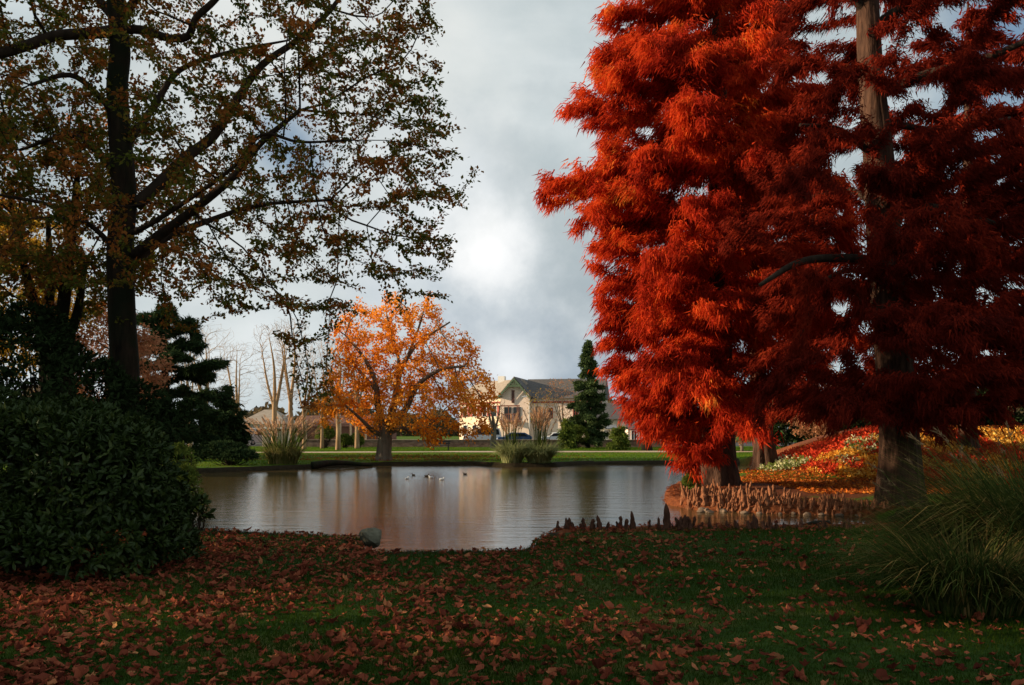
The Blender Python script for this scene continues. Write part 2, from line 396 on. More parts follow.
needle = np.maximum(needle, np.exp(-(((X-8)/4.5)**2+((Y-28)/4.5)**2))*1.1)
needle = np.maximum(needle, np.exp(-(((X-12)/5)**2+((Y-28.5)/2.6)**2))*1.1)
needle = np.maximum(needle, ss(1.25, .9, Sg)*ss(.3, 1, X)*(X < 10)*ss(13.6, 14.4, Y)*(Y < 19)*1.2)
needle = np.maximum(needle, .70*ss(0, .4, MOUND(X, Y))*(Y > 28))
soilm = ss(.62, .30, Sg)*(1-.9*(needle > .3))
soilm = np.maximum(soilm, .62*ss(-6.8, -8.2, X)*ss(22, 16, Y)*ss(7.5, 9, Y))
ca = ground.data.attributes.new('cover', 'FLOAT_COLOR', 'POINT')
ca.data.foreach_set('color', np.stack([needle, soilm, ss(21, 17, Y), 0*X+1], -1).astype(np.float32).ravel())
# water
g = G('pond_water')
n1_ = g.noise(1.3, 3, stretch=(.7, 2.6, 1)); n2_ = g.noise(8, 3, stretch=(.6, 2.2, 1)); 
hh = g.math('ADD', g.math('MULTIPLY', n1_, .8), g.math('MULTIPLY', n2_, .22))
wm = g.pbr((.075, .052, .020), .09, g.bump(hh, .8, .02), .5)
wm.node_tree.nodes['Principled BSDF'].inputs['IOR'].default_value = 1.33; wm.node_tree.nodes['Principled BSDF'].inputs['Specular Tint'].default_value = (1.0, .86, .68, 1)
mb = MB(); mb.add([(-24, 11, WATER), (24, 11, WATER), (24, 54, WATER), (-24, 54, WATER)], np.array([[0, 1, 2, 3]]))
tag(mb.build('water', wm), 'still pond water rippling under autumn reflections', 'water', kind='structure')
# far gravel path following the ground
px_ = np.linspace(-60, 90, 160); pyc = 70+1.2*np.sin(px_*.05)-.0015*(px_-5)**2+np.where(px_ < -14, -(px_+14)**2*.004, 0)
V = []; 
for yy in (-1.6, 1.6): V.append(np.stack([px_, pyc+yy, H(px_, pyc+yy)+.03], -1))
nP = len(px_); V = np.concatenate(V); ii = np.arange(nP-1); q = np.stack([ii, ii+1, ii+1+nP, ii+nP], -1)
tag(mk('path', V, q, plain('pale_gravel', (.50, .36, .24), .95, .15, 8)), 'pale gravel path crossing the far lawn', 'path', kind='structure')
# street in front of the houses
mb = MB(); mb.add([(-120, 92.5, -.25), (120, 92.5, -.25), (120, 116, -.25), (-120, 116, -.25)], np.array([[0, 1, 2, 3]]))
tag(mb.build('road', plain('asphalt', (.05, .048, .045), .9, .2, 2)), 'asphalt street beyond the park wall', 'road', kind='structure')

# ------------------------------------------------------------------ trees
def trunk_line(pts, n=5): return spline(np.array(pts), n)
def flute(amp, k, zb, base_h):
    ph = rng.uniform(0, 6.28, 4)
    def f(P, a):
        h = np.clip((P[:, 2]-zb)/base_h, 0, 1)[:, None]; A = amp*(1-h)**1.5+.035
        return 1+A*(.6*np.sin(k*a+ph[0])+.4*np.sin((k+3)*a+ph[1]+P[:, 2:3]*.3)+.25*np.sin((2*k+1)*a+ph[2]))
    return f
def cypress(trunk, crown_pts, mat, n_el, label, size=.2, spread=.10, name='bald_cypress', r0=.008, seeds_extra=(), droop=.9, seed=1, flk=7, w=.10, group=None, turned_lit=0):
    r = np.random.default_rng(seed)
    tl = trunk_line(trunk); base = tl[0]
    t = empty(name, label, 'tree', group=group)
    ex = [spline(np.array(s), 5) for s in seeds_extra]
    MB().tube(tl[:, :3], tl[:, 3], 40, flute(.16, flk, base[2], 3.5)).build('trunk', M['bark_cyp'], t, smooth=True)
    sk = grow([tl]+ex, crown_pts, .35, .6, .15, r=r)
    branches(sk, r0, 2.2, 'branches', M['bark_twig'], t, ex)
    A, B = twigs(sk, 40)
    pos, d, k = on_twigs(A, B, n_el, (spread, spread, spread*.7), r)
    nt_ = len(A); hue = r.normal(0, .16, nt_)
    out_ = pos-np.array([base[0], base[1], 0]); out_[:, 2] = 0; out_ = unit(out_)
    ax = unit(d*.35+out_*.35+r.normal(0, .38, (n_el, 3)))-Z*droop*r.uniform(.5, 1.2, n_el)[:, None]
    tpl = FR3.copy(); tpl[:, 1] *= w/.10
    # outer left sprays: turned orange-yellow leaf colour plus sunlit rim put into the tint
    turn_lit = turned_lit*ss(2.2, 5.0, (base[0]-pos[:, 0]))*np.clip(.55+.6*vnoise(pos[:, 1]*.9+pos[:, 0]*.5, pos[:, 2]*.8, 41), 0, 1)
    leaves(pos, ax, rdir(n_el, r), size*r.uniform(.5, 1.5, n_el), tpl, 'crown', mat, t, np.clip(.37+turn_lit+hue[k]+r.normal(0, .17, n_el), 0, 1), r)
    return t
def tiers(cx, cy, z0, z1, dz, Rf, rise, droop, npt, r, tips=(), flat=.14, az0=0, lean=(0, 0), hang=.18, nmin=6):
    P = []; az = az0; z = z0
    limbs = []
    while z < z1:
        az += 2.399+r.normal(0, .3); L_ = Rf(z, az)*r.uniform(.72, 1.05); limbs.append((cx+lean[0]*z, cy+lean[1]*z, z, az, L_, rise+r.normal(0, .05), droop)); z += dz*r.uniform(.6, 1.4)
    for (tx, ty, tz) in tips:
        dx, dy = tx-cx, ty-cy; L_ = math.hypot(dx, dy); rs = .22; limbs.append((cx, cy, tz-(rs-droop)*L_, math.atan2(dy, dx), L_, rs, droop))
    for (x, y, z, a, L_, rs, dr) in limbs:
        n = max(nmin, int(npt*L_/5)); t = r.uniform(.12, 1, n)**.75; wv = .30*L_*np.sqrt(t)*(1.04-t)**.5*1.25
        s = r.uniform(-1, 1, n)*wv; dv = np.array([math.cos(a), math.sin(a)]); pv = np.array([-dv[1], dv[0]])
        p = np.array([x, y])[None]+dv*(t*L_)[:, None]+pv*s[:, None]
        zz = z+rs*t*L_-dr*t*t*L_-.12*np.abs(s)+r.normal(0, flat, n)-np.abs(r.normal(0, hang, n))
        P.append(np.column_stack([p, zz]))
    return np.vstack(P)

# -- cypress by the water, the big glowing crown
rA = np.random.default_rng(11)
dA = 29.5; bx, by = (716-CX)/F*dA, dA
zb = float(H(bx, by))-.15
tA = [(bx, by, zb, .95), (bx+.03, by, zb+.35, .78), (bx+.05, by, zb+1.2, .62), (bx+.08, by, 3, .5), (bx+.1, by, 8, .38), (bx+.1, by, 14, .25), (bx, by, 19.5, .06)]
def RA(z, az):
    k = 4.9 if z < 12 else 4.9-(z-12)*.45
    if z < 7.5 and math.cos(az-math.pi) > .3: k = 3.9
    return k*(1+.08*math.sin(az*3+z))*(1 if z > 2.4 else .7)
tips = [at(*p) for p in [(540, 182, 28.5), (546, 190, 29.5), (562, 98, 29.5), (575, 112, 28.6), (590, 62, 29), (596, 45, 28.4), (603, 20, 29.5), (577, 215, 29), (590, 250, 28.5), (596, 235, 29.6), (594, 318, 28.8), (600, 335, 29.6),
        (618, 375, 28.6), (600, 296, 29), (598, 280, 28.4), (628, 405, 28), (622, 390, 29.4), (644, 428, 27.5), (668, 448, 27.2), (690, 452, 26.8), (604, 5, 28.8), (600, 140, 28.2), (598, 160, 29.8), (610, 60, 27.6), (700, 390, 25), (650, 350, 25.4), (720, 300, 24.6), (660, 250, 25), (700, 200, 24.8), (640, 150, 25.6), (690, 100, 25), (760, 60, 25.4), (650, 40, 25.8), (760, 150, 25.2),(640, 300, 25.6)]]
cA = tiers(bx, by, 2.3, 18.5, .27, RA, .20, .34, 44, rA, tips, flat=.2, hang=.38)
cypress(tA, cA, M['needle_red'], 460000, 'tall bald cypress with blazing orange red crown standing where the knees meet open water', .25, .14, seed=12, droop=1.3, w=.075, turned_lit=.55)
# -- cypress behind, pale sunlit trunk
rB = np.random.default_rng(21); dB = 36.5; bx, by = (764-CX)/F*dB, dB; zb = float(H(bx, by))-.1
tB = [(bx+.05, by, zb, .62), (bx+.02, by, zb+.6, .47), (bx-.12, by, 2.2, .37), (bx-.3, by, 4.5, .32), (bx-.5, by, 9, .22), (bx-.5, by, 20.5, .05)]
cB = tiers(bx-.3, by, 5.0, 20, .42, lambda z, a: 5.0-(max(z-12, 0))*.35, .18, .30, 30, rB, hang=.4)
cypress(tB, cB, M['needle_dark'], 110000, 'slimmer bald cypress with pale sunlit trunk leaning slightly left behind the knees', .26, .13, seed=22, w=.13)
# -- near cypress on the right, trunk in shade
rC = np.random.default_rng(31); dC = 22.0; bx, by = (900-CX)/F*dC, dC; zb = float(H(bx, by))-.1
def pc(px, py, d, r): return (*at(px, py, d), r)
tC = [(bx, by, zb-.3, .70), (bx-.02, by, zb+.5, .56), pc(899, 440, dC, .47), pc(893, 350, dC, .44), pc(885, 250, dC, .42), pc(878, 150, dC, .36), pc(870, 60, dC, .30), pc(866, -60, dC, .24), pc(862, -250, dC, .06)]
limbs = [[pc(880, 95, dC, .13), pc(925, 75, 21.6, .12), pc(975, 62, 21, .10), pc(1030, 40, 20.5, .06)],
         [pc(872, 30, dC, .14), pc(900, 8, 21.8, .11), pc(950, -20, 21.4, .08)],
         [pc(870, 20, dC, .13), pc(850, -5, 21.8, .1), pc(800, -30, 21.2, .06)],
         [pc(888, 262, dC, .13), pc(845, 258, 21.5, .11), pc(800, 262, 21, .09), pc(760, 285, 20.6, .05)],
         [pc(888, 280, dC, .09), pc(850, 270, 21.6, .07), pc(815, 285, 21.2, .04)],
         [pc(888, 232, dC, .12), pc(905, 208, 21.6, .11), pc(950, 210, 21.2, .09), pc(1000, 225, 20.8, .05)],
         [pc(878, 160, dC, .10), pc(840, 130, 21.5, .07), pc(800, 125, 21, .04)],
         [pc(884, 215, dC, .10), pc(850, 190, 22.8, .07), pc(800, 200, 23.5, .04)],
         [pc(876, 120, dC, .10), pc(940, 130, 22.8, .07), pc(1010, 118, 23.5, .04)]]
def RC(z, az):
    return 6.0*(1-.03*max(z-6, 0))*(.85 if math.cos(az-math.pi) > .6 else 1)
cC = tiers(bx, by, 2.6, 15.8, .29, RC, .16, .22, 36, rC, flat=.2, hang=.32, tips= [at(1010, 400, 19.5), at(960, 410, 18.6), at(800, 405, 20), at(760, 380, 20.5), at(930, 380, 18), at(850, 395, 18.5), at(1040, 330, 19), at(960, 150, 19.5), at(1000, 60, 20), at(985, 230, 19), at(930, 20, 20.5), at(1010, 300, 19), at(893, 310, 18.6), at(880, 160, 19), at(905, 240, 18.8)])
# open the crown high on the right where the sky shows through
pxC = CX+cC[:, 0]/cC[:, 1]*F; pyC = HZ-(cC[:, 2]-EYE)/cC[:, 1]*F
gap = np.zeros(len(cC), bool)
cdir = [(922, 45, 19), (955, 22, 13), (985, 85, 16), (800, 50, 14), (930, 95, 16), (995, 165, 14), (1012, 60, 18), (905, 55, 14), (845, 175, 10), (968, 105, 12)]
for (a, b, rr) in cdir: gap |= (np.hypot(pxC-a, pyC-b) < rr)
cC = cC[~(gap & (rC.random(len(cC)) < .8))]
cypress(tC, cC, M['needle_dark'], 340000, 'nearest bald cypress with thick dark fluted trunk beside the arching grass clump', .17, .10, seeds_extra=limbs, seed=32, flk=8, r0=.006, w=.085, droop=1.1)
# -- cypress at the right edge
rD = np.random.default_rng(41); dD = 28.0; bx, by = (1075-CX)/F*dD, dD; zb = float(H(bx, by))-.1
tD = [(bx, by, zb, .7), (bx, by, zb+1, .5), (bx, by, 5, .4), (bx, by, 14, .2), (bx, by, 20, .05)]
cD = tiers(bx, by, 2.9, 19.5, .34, lambda z, a: 5.2-max(z-7, 0)*.35, .18, .28, 30, rD)
cypress(tD, cD, M['needle_dark'], 170000, 'dull brown bald cypress crown reaching in at the right edge above the grass', .22, .12, seed=42, w=.12)

rE = np.random.default_rng(45); dE = 33.5; bx, by = (968-CX)/F*dE, dE; zb = float(H(bx, by))-.1
tE = [(bx, by, zb, .45), (bx, by, zb+1, .32), (bx, by, 6, .26), (bx, by, 14, .14), (bx, by, 18.5, .04)]
cE = tiers(bx, by, 4.5, 18, .42, lambda z, a: 4.6-max(z-10, 0)*.2, .18, .28, 26, rE, hang=.35)
cypress(tE, cE, M['needle_dark'], 90000, 'slender dark red bald cypress farther back, seen between the near trunk and the right edge', .25, .13, seed=46, w=.12)

# -- generic broadleaf from a crown point cloud
def broadleaf(name, label, cat, seeds, pts, leafm, n_leaf, lsize, tpl=LEAF4, bark=None, barkb=None, r0=.006, bf=.3, rise=.5, spread=.08, upb=1.2, droop=0., wmax=5, seed=1, hue=.15, p=2.3, maxlen=.6, group=None, sides=16, flt=.06, trunkn=1):
    r = np.random.default_rng(seed)
    sd = [spline(np.array(s, float), 5) for s in seeds]
    t = empty(name, label, cat, group=group)
    MBt = MB()
    for s in sd[:trunkn]: MBt.tube(s[:, :3], s[:, 3], sides, flute(flt, 5, s[0, 2], 1.6))
    MBt.build('trunk', bark, t, smooth=True)
    sk = grow(sd, pts, bf, maxlen, rise, r=r)
    branches(sk, r0, p, 'branches', barkb or bark, t, sd[trunkn:])
    if n_leaf:
        A, B = twigs(sk, wmax); pos, d, k = on_twigs(A, B, n_leaf, spread, r); h = r.normal(0, hue, len(A))
        ax = unit(d*.6+r.normal(0, .6, (n_leaf, 3)))-Z*droop
        up = unit(r.normal(0, .55, (n_leaf, 3))+Z*upb)
        leaves(pos, ax, up, lsize*r.uniform(.65, 1.25, n_leaf), tpl, 'crown', leafm, t, np.clip(.5+h[k]+r.normal(0, .2, n_leaf), 0, 1), r)
    return t
def poly_pts(poly, n, d, thick, r, layer=None, dfun=None):
    """points filling a rounded crown: across the outline seen from the lawn and through its real depth"""
    poly = np.array(poly, float); lo, hi = poly.min(0), poly.max(0); o = []
    cen = (lo+hi)/2; hw = (hi-lo)/2
    while len(o) < n:
        p = r.uniform(lo, hi)
        if not pip(np.array([p[0]]), np.array([p[1]]), poly)[0]: continue
        u = (p-cen)/hw; th = thick*math.sqrt(max(.12, 1-min(1, (u[0]**2+u[1]**2)*.75)))
        dd = d+r.uniform(-1, 1)*th
        q = at(p[0], p[1], d); q = q*1.0; q[1] = dd
        if layer:
            til = .16*abs(q[0]-at(cen[0]-20, 0, d)[0])+.25*math.sin(q[0]*1.1+q[1]*.8); z = q[2]+til; zl = round(z/layer)*layer; q[2] = zl+(z-zl)*.22-til
        o.append(q)
    return np.array(o)

# -- near left tree (bronze green leaves)
rL = np.random.default_rng(51); dL = 17.0
zb = float(H(at(124, 0, dL)[0], dL))-.1
S0 = [(at(124, 0, dL)[0], dL, zb, .40), pc(122, 440, dL, .29), pc(125, 380, dL, .275), pc(122, 320, dL, .26), pc(120, 250, dL, .25), pc(124, 200, dL, .235), pc(121, 150, dL, .22), pc(117, 90, dL, .20), pc(120, 50, dL, .19), pc(116, 0, dL, .17), pc(112, -120, dL, .14), pc(116, -300, dL, .04)]
SL = [S0,
      [pc(120, 30, dL, .12), pc(95, 33, 16.6, .11), pc(55, 36, 16.2, .10), pc(25, 46, 15.9, .10), pc(-15, 55, 15.6, .09), pc(-90, 50, 15.2, .05)],
      [pc(118, 30, dL, .09), pc(145, 30, 16.8, .08), pc(168, 38, 16.6, .075), pc(188, 36, 16.5, .07), pc(196, 18, 16.4, .065), pc(215, 0, 16.3, .06), pc(250, -40, 16, .03)],
      [pc(136, 205, dL, .13), pc(158, 185, 17.2, .12), pc(185, 158, 17.4, .11), pc(213, 136, 17.6, .10), pc(238, 98, 17.8, .085), pc(262, 65, 18, .075), pc(300, 38, 18.3, .06), pc(338, 0, 18.5, .045), pc(360, -60, 18.6, .02)],
      [pc(134, 255, dL, .11), pc(160, 235, 16.7, .10), pc(200, 205, 16.4, .08), pc(235, 175, 16.2, .07), pc(262, 142, 16, .055), pc(300, 110, 15.8, .035)],
      [pc(134, 262, dL, .09), pc(165, 238, 17.4, .08), pc(205, 222, 17.8, .06), pc(260, 205, 18.2, .045), pc(330, 200, 18.6, .03)],
      [pc(130, 140, dL, .08), pc(155, 105, 17.5, .07), pc(180, 70, 18, .055), pc(230, 52, 18.4, .04), pc(290, 40, 18.8, .02)],
      [pc(118, 180, dL, .09), pc(100, 155, 17.4, .07), pc(70, 135, 17.8, .05), pc(20, 150, 18.2, .03)],
      [pc(118, 120, dL, .08), pc(98, 95, 16.6, .06), pc(70, 75, 16.2, .05), pc(30, 85, 15.8, .03)],
      [pc(122, 20, dL, .10), pc(135, 0, 16.8, .08), pc(165, -40, 16.4, .05)],
      [pc(116, 20, dL, .10), pc(95, -5, 17.3, .08), pc(60, -50, 17.6, .05)],
      [pc(116, 250, dL, .06), pc(90, 225, 16.6, .05), pc(50, 205, 16.2, .04), pc(0, 195, 15.9, .025)],
      [pc(128, 235, dL, .06), pc(160, 218, 16.2, .05), pc(230, 170, 15.6, .035), pc(262, 135, 15.4, .03), pc(300, 142, 15.2, .025), pc(355, 140, 15.1, .015)]]
outl = [(-330, -320), (370, -320), (428, -60), (432, 0), (432, 25), (455, 30), (440, 55), (428, 75), (436, 100), (462, 140), (478, 160), (455, 175), (470, 195), (452, 215), (462, 262), (440, 270), (458, 292), (430, 292), (400, 300), (370, 290), (345, 305), (330, 320), (322, 360),
        (325, 410), (308, 420), (302, 370), (298, 325), (270, 315), (235, 320), (205, 312), (170, 300), (140, 315), (115, 320), (70, 290), (0, 280), (-160, 300), (-330, 200)]
ptsL = poly_pts(outl, 6200, 16.8, 4.4, rL, layer=.62)
broadleaf('broadleaf_tree', 'tall near tree with thin bronze leaves and a dark mossy trunk', 'tree', SL, ptsL, M['beech'], 185000, .090,
          bark=M['bark_dark'], barkb=M['bark_twig'], r0=.0058, bf=.25, rise=.3, spread=(.07, .07, .03), upb=1.0, wmax=4, seed=52, hue=.2, sides=24, flt=.05)

# -- orange tree across the pond
rO = np.random.default_rng(61); dO = 51.8
bx = at(384, 0, dO)[0]; zb = float(H(bx, dO))-.1
SO = [[(bx, dO, zb, .62), pc(384, 455, dO, .48), pc(385, 440, dO, .43), pc(386, 425, dO, .38)],
      [pc(385, 432, dO, .28), pc(378, 405, 51.5, .22), pc(375, 380, 51.0, .15), pc(362, 355, 50.5, .1), pc(345, 335, 50.1, .05)],
      [pc(387, 432, dO, .28), pc(395, 400, 52.1, .22), pc(400, 372, 52.5, .17), pc(412, 350, 52.7, .13), pc(425, 338, 52.9, .09), pc(450, 322, 53.1, .05)],
      [pc(388, 430, dO, .25), pc(405, 410, 51.3, .2), pc(418, 385, 50.9, .15), pc(440, 370, 50.5, .11), pc(465, 366, 50.2, .06)],
      [pc(384, 436, dO, .18), pc(372, 430, 51.1, .14), pc(362, 420, 50.6, .1), pc(345, 405, 50.1, .06)],
      [pc(388, 434, dO, .16), pc(402, 428, 52.3, .12), pc(412, 432, 52.7, .08), pc(430, 425, 53.1, .05)],
      [pc(398, 385, 52.3, .13), pc(398, 355, 52.1, .1), pc(390, 330, 51.9, .07), pc(385, 305, 51.7, .03)],
      [pc(376, 390, 51.3, .12), pc(355, 365, 51.7, .08), pc(348, 350, 51.9, .05)],
      [pc(404, 365, 52.5, .10), pc(418, 330, 52.1, .07), pc(425, 305, 51.9, .04)]]
op = [(322, 427), (314, 402), (332, 390), (327, 372), (344, 352), (335, 332), (350, 312), (362, 301), (378, 313), (388, 291), (402, 297), (412, 311), (430, 297), (448, 312), (452, 328), (470, 334), (483, 352), (477, 362), (493, 378), (497, 402), (485, 416), (491, 434), (470, 442), (452, 431), (430, 447), (412, 433), (385, 424), (366, 437), (345, 418)]
ptsO = poly_pts(op, 2900, 51.9, 3.9, rO)
# thinner towards the upper right
pxo = CX+ptsO[:, 0]/51.9*F; pyo = HZ-(ptsO[:, 2]-EYE)/51.9*F
lump = vnoise(ptsO[:, 0]*1.5+ptsO[:, 1]*.9, ptsO[:, 2]*1.7, 33)+.5*vnoise(ptsO[:, 1]*2.1, ptsO[:, 0]*1.3+ptsO[:, 2], 34)
ptsO = ptsO[(lump > 0.0) & (rO.random(len(ptsO)) > .6*ss(60, 10, np.hypot(pxo-455, pyo-325)))]
broadleaf('orange_tree', 'wide spreading tree with orange leaves and grey trunk at the far water edge', 'tree', SO, ptsO, M['orange'], 24000, .185,
          bark=M['bark_grey'], barkb=M['bark_grey'], r0=.013, bf=.3, rise=.5, spread=.16, upb=.5, droop=.5, wmax=3, seed=62, hue=.2, flt=.12)

# -- bare trees on the far left bank
def bare(px, ytop, d, wpx, label, seed, mat=None, n=260, leafn=0, leafm=None, trunkr=.2, name='bare_tree', yb=None, r0=.0075, fork=.35):
    r = np.random.default_rng(seed); b = at(px, 0, d); zb = float(H(b[0], d))-.1; top = at(px, ytop, d)[2]; hw = wpx/F*d/2; h = top-zb
    P = []
    for _ in range(int(n*5)):
        t = r.uniform(.32, 1)**.8; rad = hw*(math.sin(min(1, (t-.2)/.75)*math.pi*.62))*math.sqrt(r.random()); a = r.uniform(0, 6.28)
        P.append((b[0]+rad*math.cos(a), d+rad*math.sin(a), zb+t*h-.12*rad))
    forks = []
    zf = zb+h*fork
    tr = [(b[0], d, zb, trunkr*1.3), (b[0]+r.normal(0, .05), d, zb+h*.15, trunkr), (b[0]+r.normal(0, .1), d, zf, trunkr*.8), (b[0]+r.normal(0, .2), d, zb+h*.65, trunkr*.4), (b[0]+r.normal(0, .3), d, zb+h*.9, trunkr*.1)]
    for k in range(3):
        a = r.uniform(0, 6.28); forks.append([(b[0], d, zf-h*.1*k*.4, trunkr*.55), (b[0]+hw*.3*math.cos(a), d+hw*.3*math.sin(a), zf+h*.18, trunkr*.38), (b[0]+hw*.55*math.cos(a), d+hw*.55*math.sin(a), zf+h*.42, trunkr*.15)])
    return broadleaf(name, label, 'tree', [tr]+forks, np.array(P), leafm or M['yellow'], leafn, .16, bark=mat or M['bark_pale'], r0=r0, bf=.28, rise=.75, spread=.15, wmax=2, seed=seed, maxlen=.6, sides=10, p=2.6)
bare(207, 322, 74, 60, 'pale bare tree rising behind the layered cedar', 71, n=240)
bare(238, 340, 80, 42, 'small bare tree between the cedar and the tall pale pair', 72, n=200)
bare(274, 322, 70, 44, 'tall pale bare tree, left one of the pair above the reeds', 73, n=300, trunkr=.24)
bare(292, 316, 72, 40, 'tall pale bare tree, right one of the pair above the reeds', 74, n=300, trunkr=.22)
bare(304, 345, 78, 36, 'slender bare tree just left of the orange tree', 75, n=180, trunkr=.17)
bare(338, 330, 76, 44, 'bare tree half hidden behind the left side of the orange crown', 76, n=180)
bare(190, 335, 84, 46, 'bare tree peering over the cedar boughs at far left', 70, n=150)
bare(322, 338, 82, 36, 'thin bare tree between the pale pair and the orange crown', 69, n=150, trunkr=.15)
bare(357, 325, 82, 40, 'bare tree behind the middle of the orange crown', 77, n=160)
bare(494, 398, 83, 26, 'short grey bare tree with a stout trunk before the sunlit house wall', 78, n=70, trunkr=.28, mat=M['bark_grey'], r0=.016)
bare(539, 388, 85, 34, 'bare street tree before the slate roofed wing', 79, n=90, trunkr=.14, mat=M['bark_grey'], leafn=260, leafm=M['yellow'])
bare(562, 378, 86, 40, 'bare street tree with a few tan leaves left of the spruce', 80, n=120, trunkr=.12, mat=M['bark_grey'], leafn=700, leafm=M['pink_leaf'])
bare(647, 385, 74, 60, 'dark trunked tree on the far lawn behind the red foliage', 81, n=160, trunkr=.42, mat=M['bark_dark'], r0=.02)
# -- spruce and cedars
def conifer(px, ytop, ybase, d, hw_px, label, seed, mat, n_el, npt=22, dz=.35, flat=.08, rise=.05, droop=.25, el=.22, z0f=.12, name='spruce', pw=.85, trunkr=.22, w=.14, dr=.5):
    r = np.random.default_rng(seed); b = at(px, 0, d); zb = float(H(b[0], d))-.1; top = at(px, ytop, d)[2]; hw = hw_px/F*d
    P = tiers(b[0], d, zb+(top-zb)*z0f, top-.3, dz*.5, lambda z, a: max(.25, hw*((top-z)/(top-zb)/(1-z0f))**pw), rise, droop, npt*4/max(hw, 1), r, flat=flat, nmin=10)
    t = empty(name, label, 'tree'); tl = spline(np.array([(b[0], d, zb, trunkr*1.3), (b[0], d, zb+1, trunkr), (b[0], d, (zb+top)/2, trunkr*.6), (b[0], d, top, .02)]), 5)
    MB().tube(tl[:, :3], tl[:, 3], 10).build('trunk', M['bark_dark'], t, smooth=True)
    sk = grow([tl], P, .4, .7, .1, r=r); branches(sk, .012, 2.3, 'branches', M['bark_twig'], t)
    A, B = twigs(sk, 30); pos, dd, k = on_twigs(A, B, n_el, (.13, .13, .07), r); h = r.normal(0, .18, len(A))
    ax = unit(dd*.6+r.normal(0, .5, (n_el, 3)))-Z*dr*r.uniform(.3, 1, n_el)[:, None]; tpl = FR3.copy(); tpl[:, 1] *= w/.1
    leaves(pos, ax, rdir(n_el, r), el*r.uniform(.6, 1.3, n_el), tpl, 'crown', mat, t, np.clip(.5+h[k]+r.normal(0, .15, n_el), 0, 1), r)
    return t
conifer(588, 340, 446, 84, 27, 'dark green spruce towering beside the slate roofed house', 91, M['conifer'], 60000, npt=24, dz=.42, el=.34, z0f=.1, w=.2, pw=.75)
conifer(567, 418, 448, 80, 11, 'small yellow green conifer at the foot of the tall spruce', 92, M['shrub_leaf'], 7000, dz=.3, el=.28, w=.25, z0f=.02, pw=.5, trunkr=.08)
conifer(619, 424, 450, 76, 14, 'small rounded green tree on the far lawn right of the spruce', 93, M['shrub_leaf'], 9000, dz=.25, el=.26, w=.25, z0f=.1, pw=.5, trunkr=.08)
conifer(165, 300, 446, 50, 85, 'large dark cedar with flat layered boughs on the left bank', 94, M['cedar'], 110000, npt=22, dz=.5, el=.36, flat=.14, rise=.22, droop=.20, z0f=.12, name='cedar', pw=.5, trunkr=.4, dr=.35, w=.11)
conifer(222, 388, 446, 56, 34, 'rounded dark evergreen beside the parked van', 95, M['cedar'], 40000, npt=26, dz=.3, el=.26, name='evergreen_tree', z0f=.03, pw=.45, w=.16, rise=.4, droop=.15, flat=.3)
conifer(128, 395, 446, 40, 60, 'dark spreading evergreen behind the big bush', 96, M['cedar'], 50000, npt=26, dz=.35, el=.26, flat=.3, name='evergreen_tree', z0f=.03, pw=.4, w=.28)
# -- trees deeper on the left
def cloud_pts(c, rad, n, r, low=-1.0):
    P = rdir(n*2, r)*np.cbrt(r.uniform(.15, 1, n*2))[:, None]*np.array(rad)+np.array(c)
    return P[P[:, 2] > c[2]+low*rad[2]][:n]
b = at(48, 0, 20); zb = float(H(b[0], 20))
r_ = np.random.default_rng(101)
stems = [[(b[0]-.1, 20, zb, .2), pc(46, 370, 20, .16), pc(38, 320, 20, .13), pc(25, 270, 19.8, .09), pc(10, 200, 19.6, .04)],
         [(b[0], 20.2, zb, .18), pc(48, 350, 20.2, .13), pc(50, 280, 20.3, .10), pc(48, 220, 20.4, .05)],
         [(b[0]+.2, 20, zb, .22), pc(54, 370, 20, .18), pc(64, 300, 19.8, .14), pc(72, 230, 19.6, .1), pc(80, 150, 19.4, .04)],
         [(b[0]+.6, 20.1, zb, .15), pc(68, 360, 20, .12), pc(78, 310, 20, .1), pc(86, 260, 20.1, .05)]]
broadleaf('multi_stem_tree', 'tree with a fan of dark stems left of the big mossy trunk', 'tree', stems, cloud_pts(at(45, 210, 20), (3.6, 2.2, 2.8), 600, r_), M['beech'], 16000, .13, bark=M['bark_dark'], barkb=M['bark_twig'], seed=102, trunkn=4, sides=10, rise=.7)
b = at(-10, 0, 38); zb = float(H(b[0], 38))
broadleaf('yellow_tree', 'golden yellow tree glowing through the gloom at the left edge', 'tree', [[(b[0], 38, zb, .3), pc(-10, 380, 38, .25), pc(-5, 300, 38, .18), pc(0, 200, 38, .06)]], cloud_pts(at(-5, 290, 38), (4.6, 3.5, 4.2), 600, r_), M['yellow'], 26000, .17, bark=M['bark_dark'], seed=103, spread=.15)
b = at(108, 0, 40); zb = float(H(b[0], 40))
broadleaf('pink_tree', 'faded pinkish tree seen past the mossy trunk', 'tree', [[(b[0], 40, zb, .22), pc(108, 400, 40, .18), pc(110, 350, 40, .06)]], cloud_pts(at(108, 365, 40), (2.9, 2.5, 2.9), 400, r_), M['pink_leaf'], 12000, .16, bark=M['bark_grey'], seed=104, spread=.15)
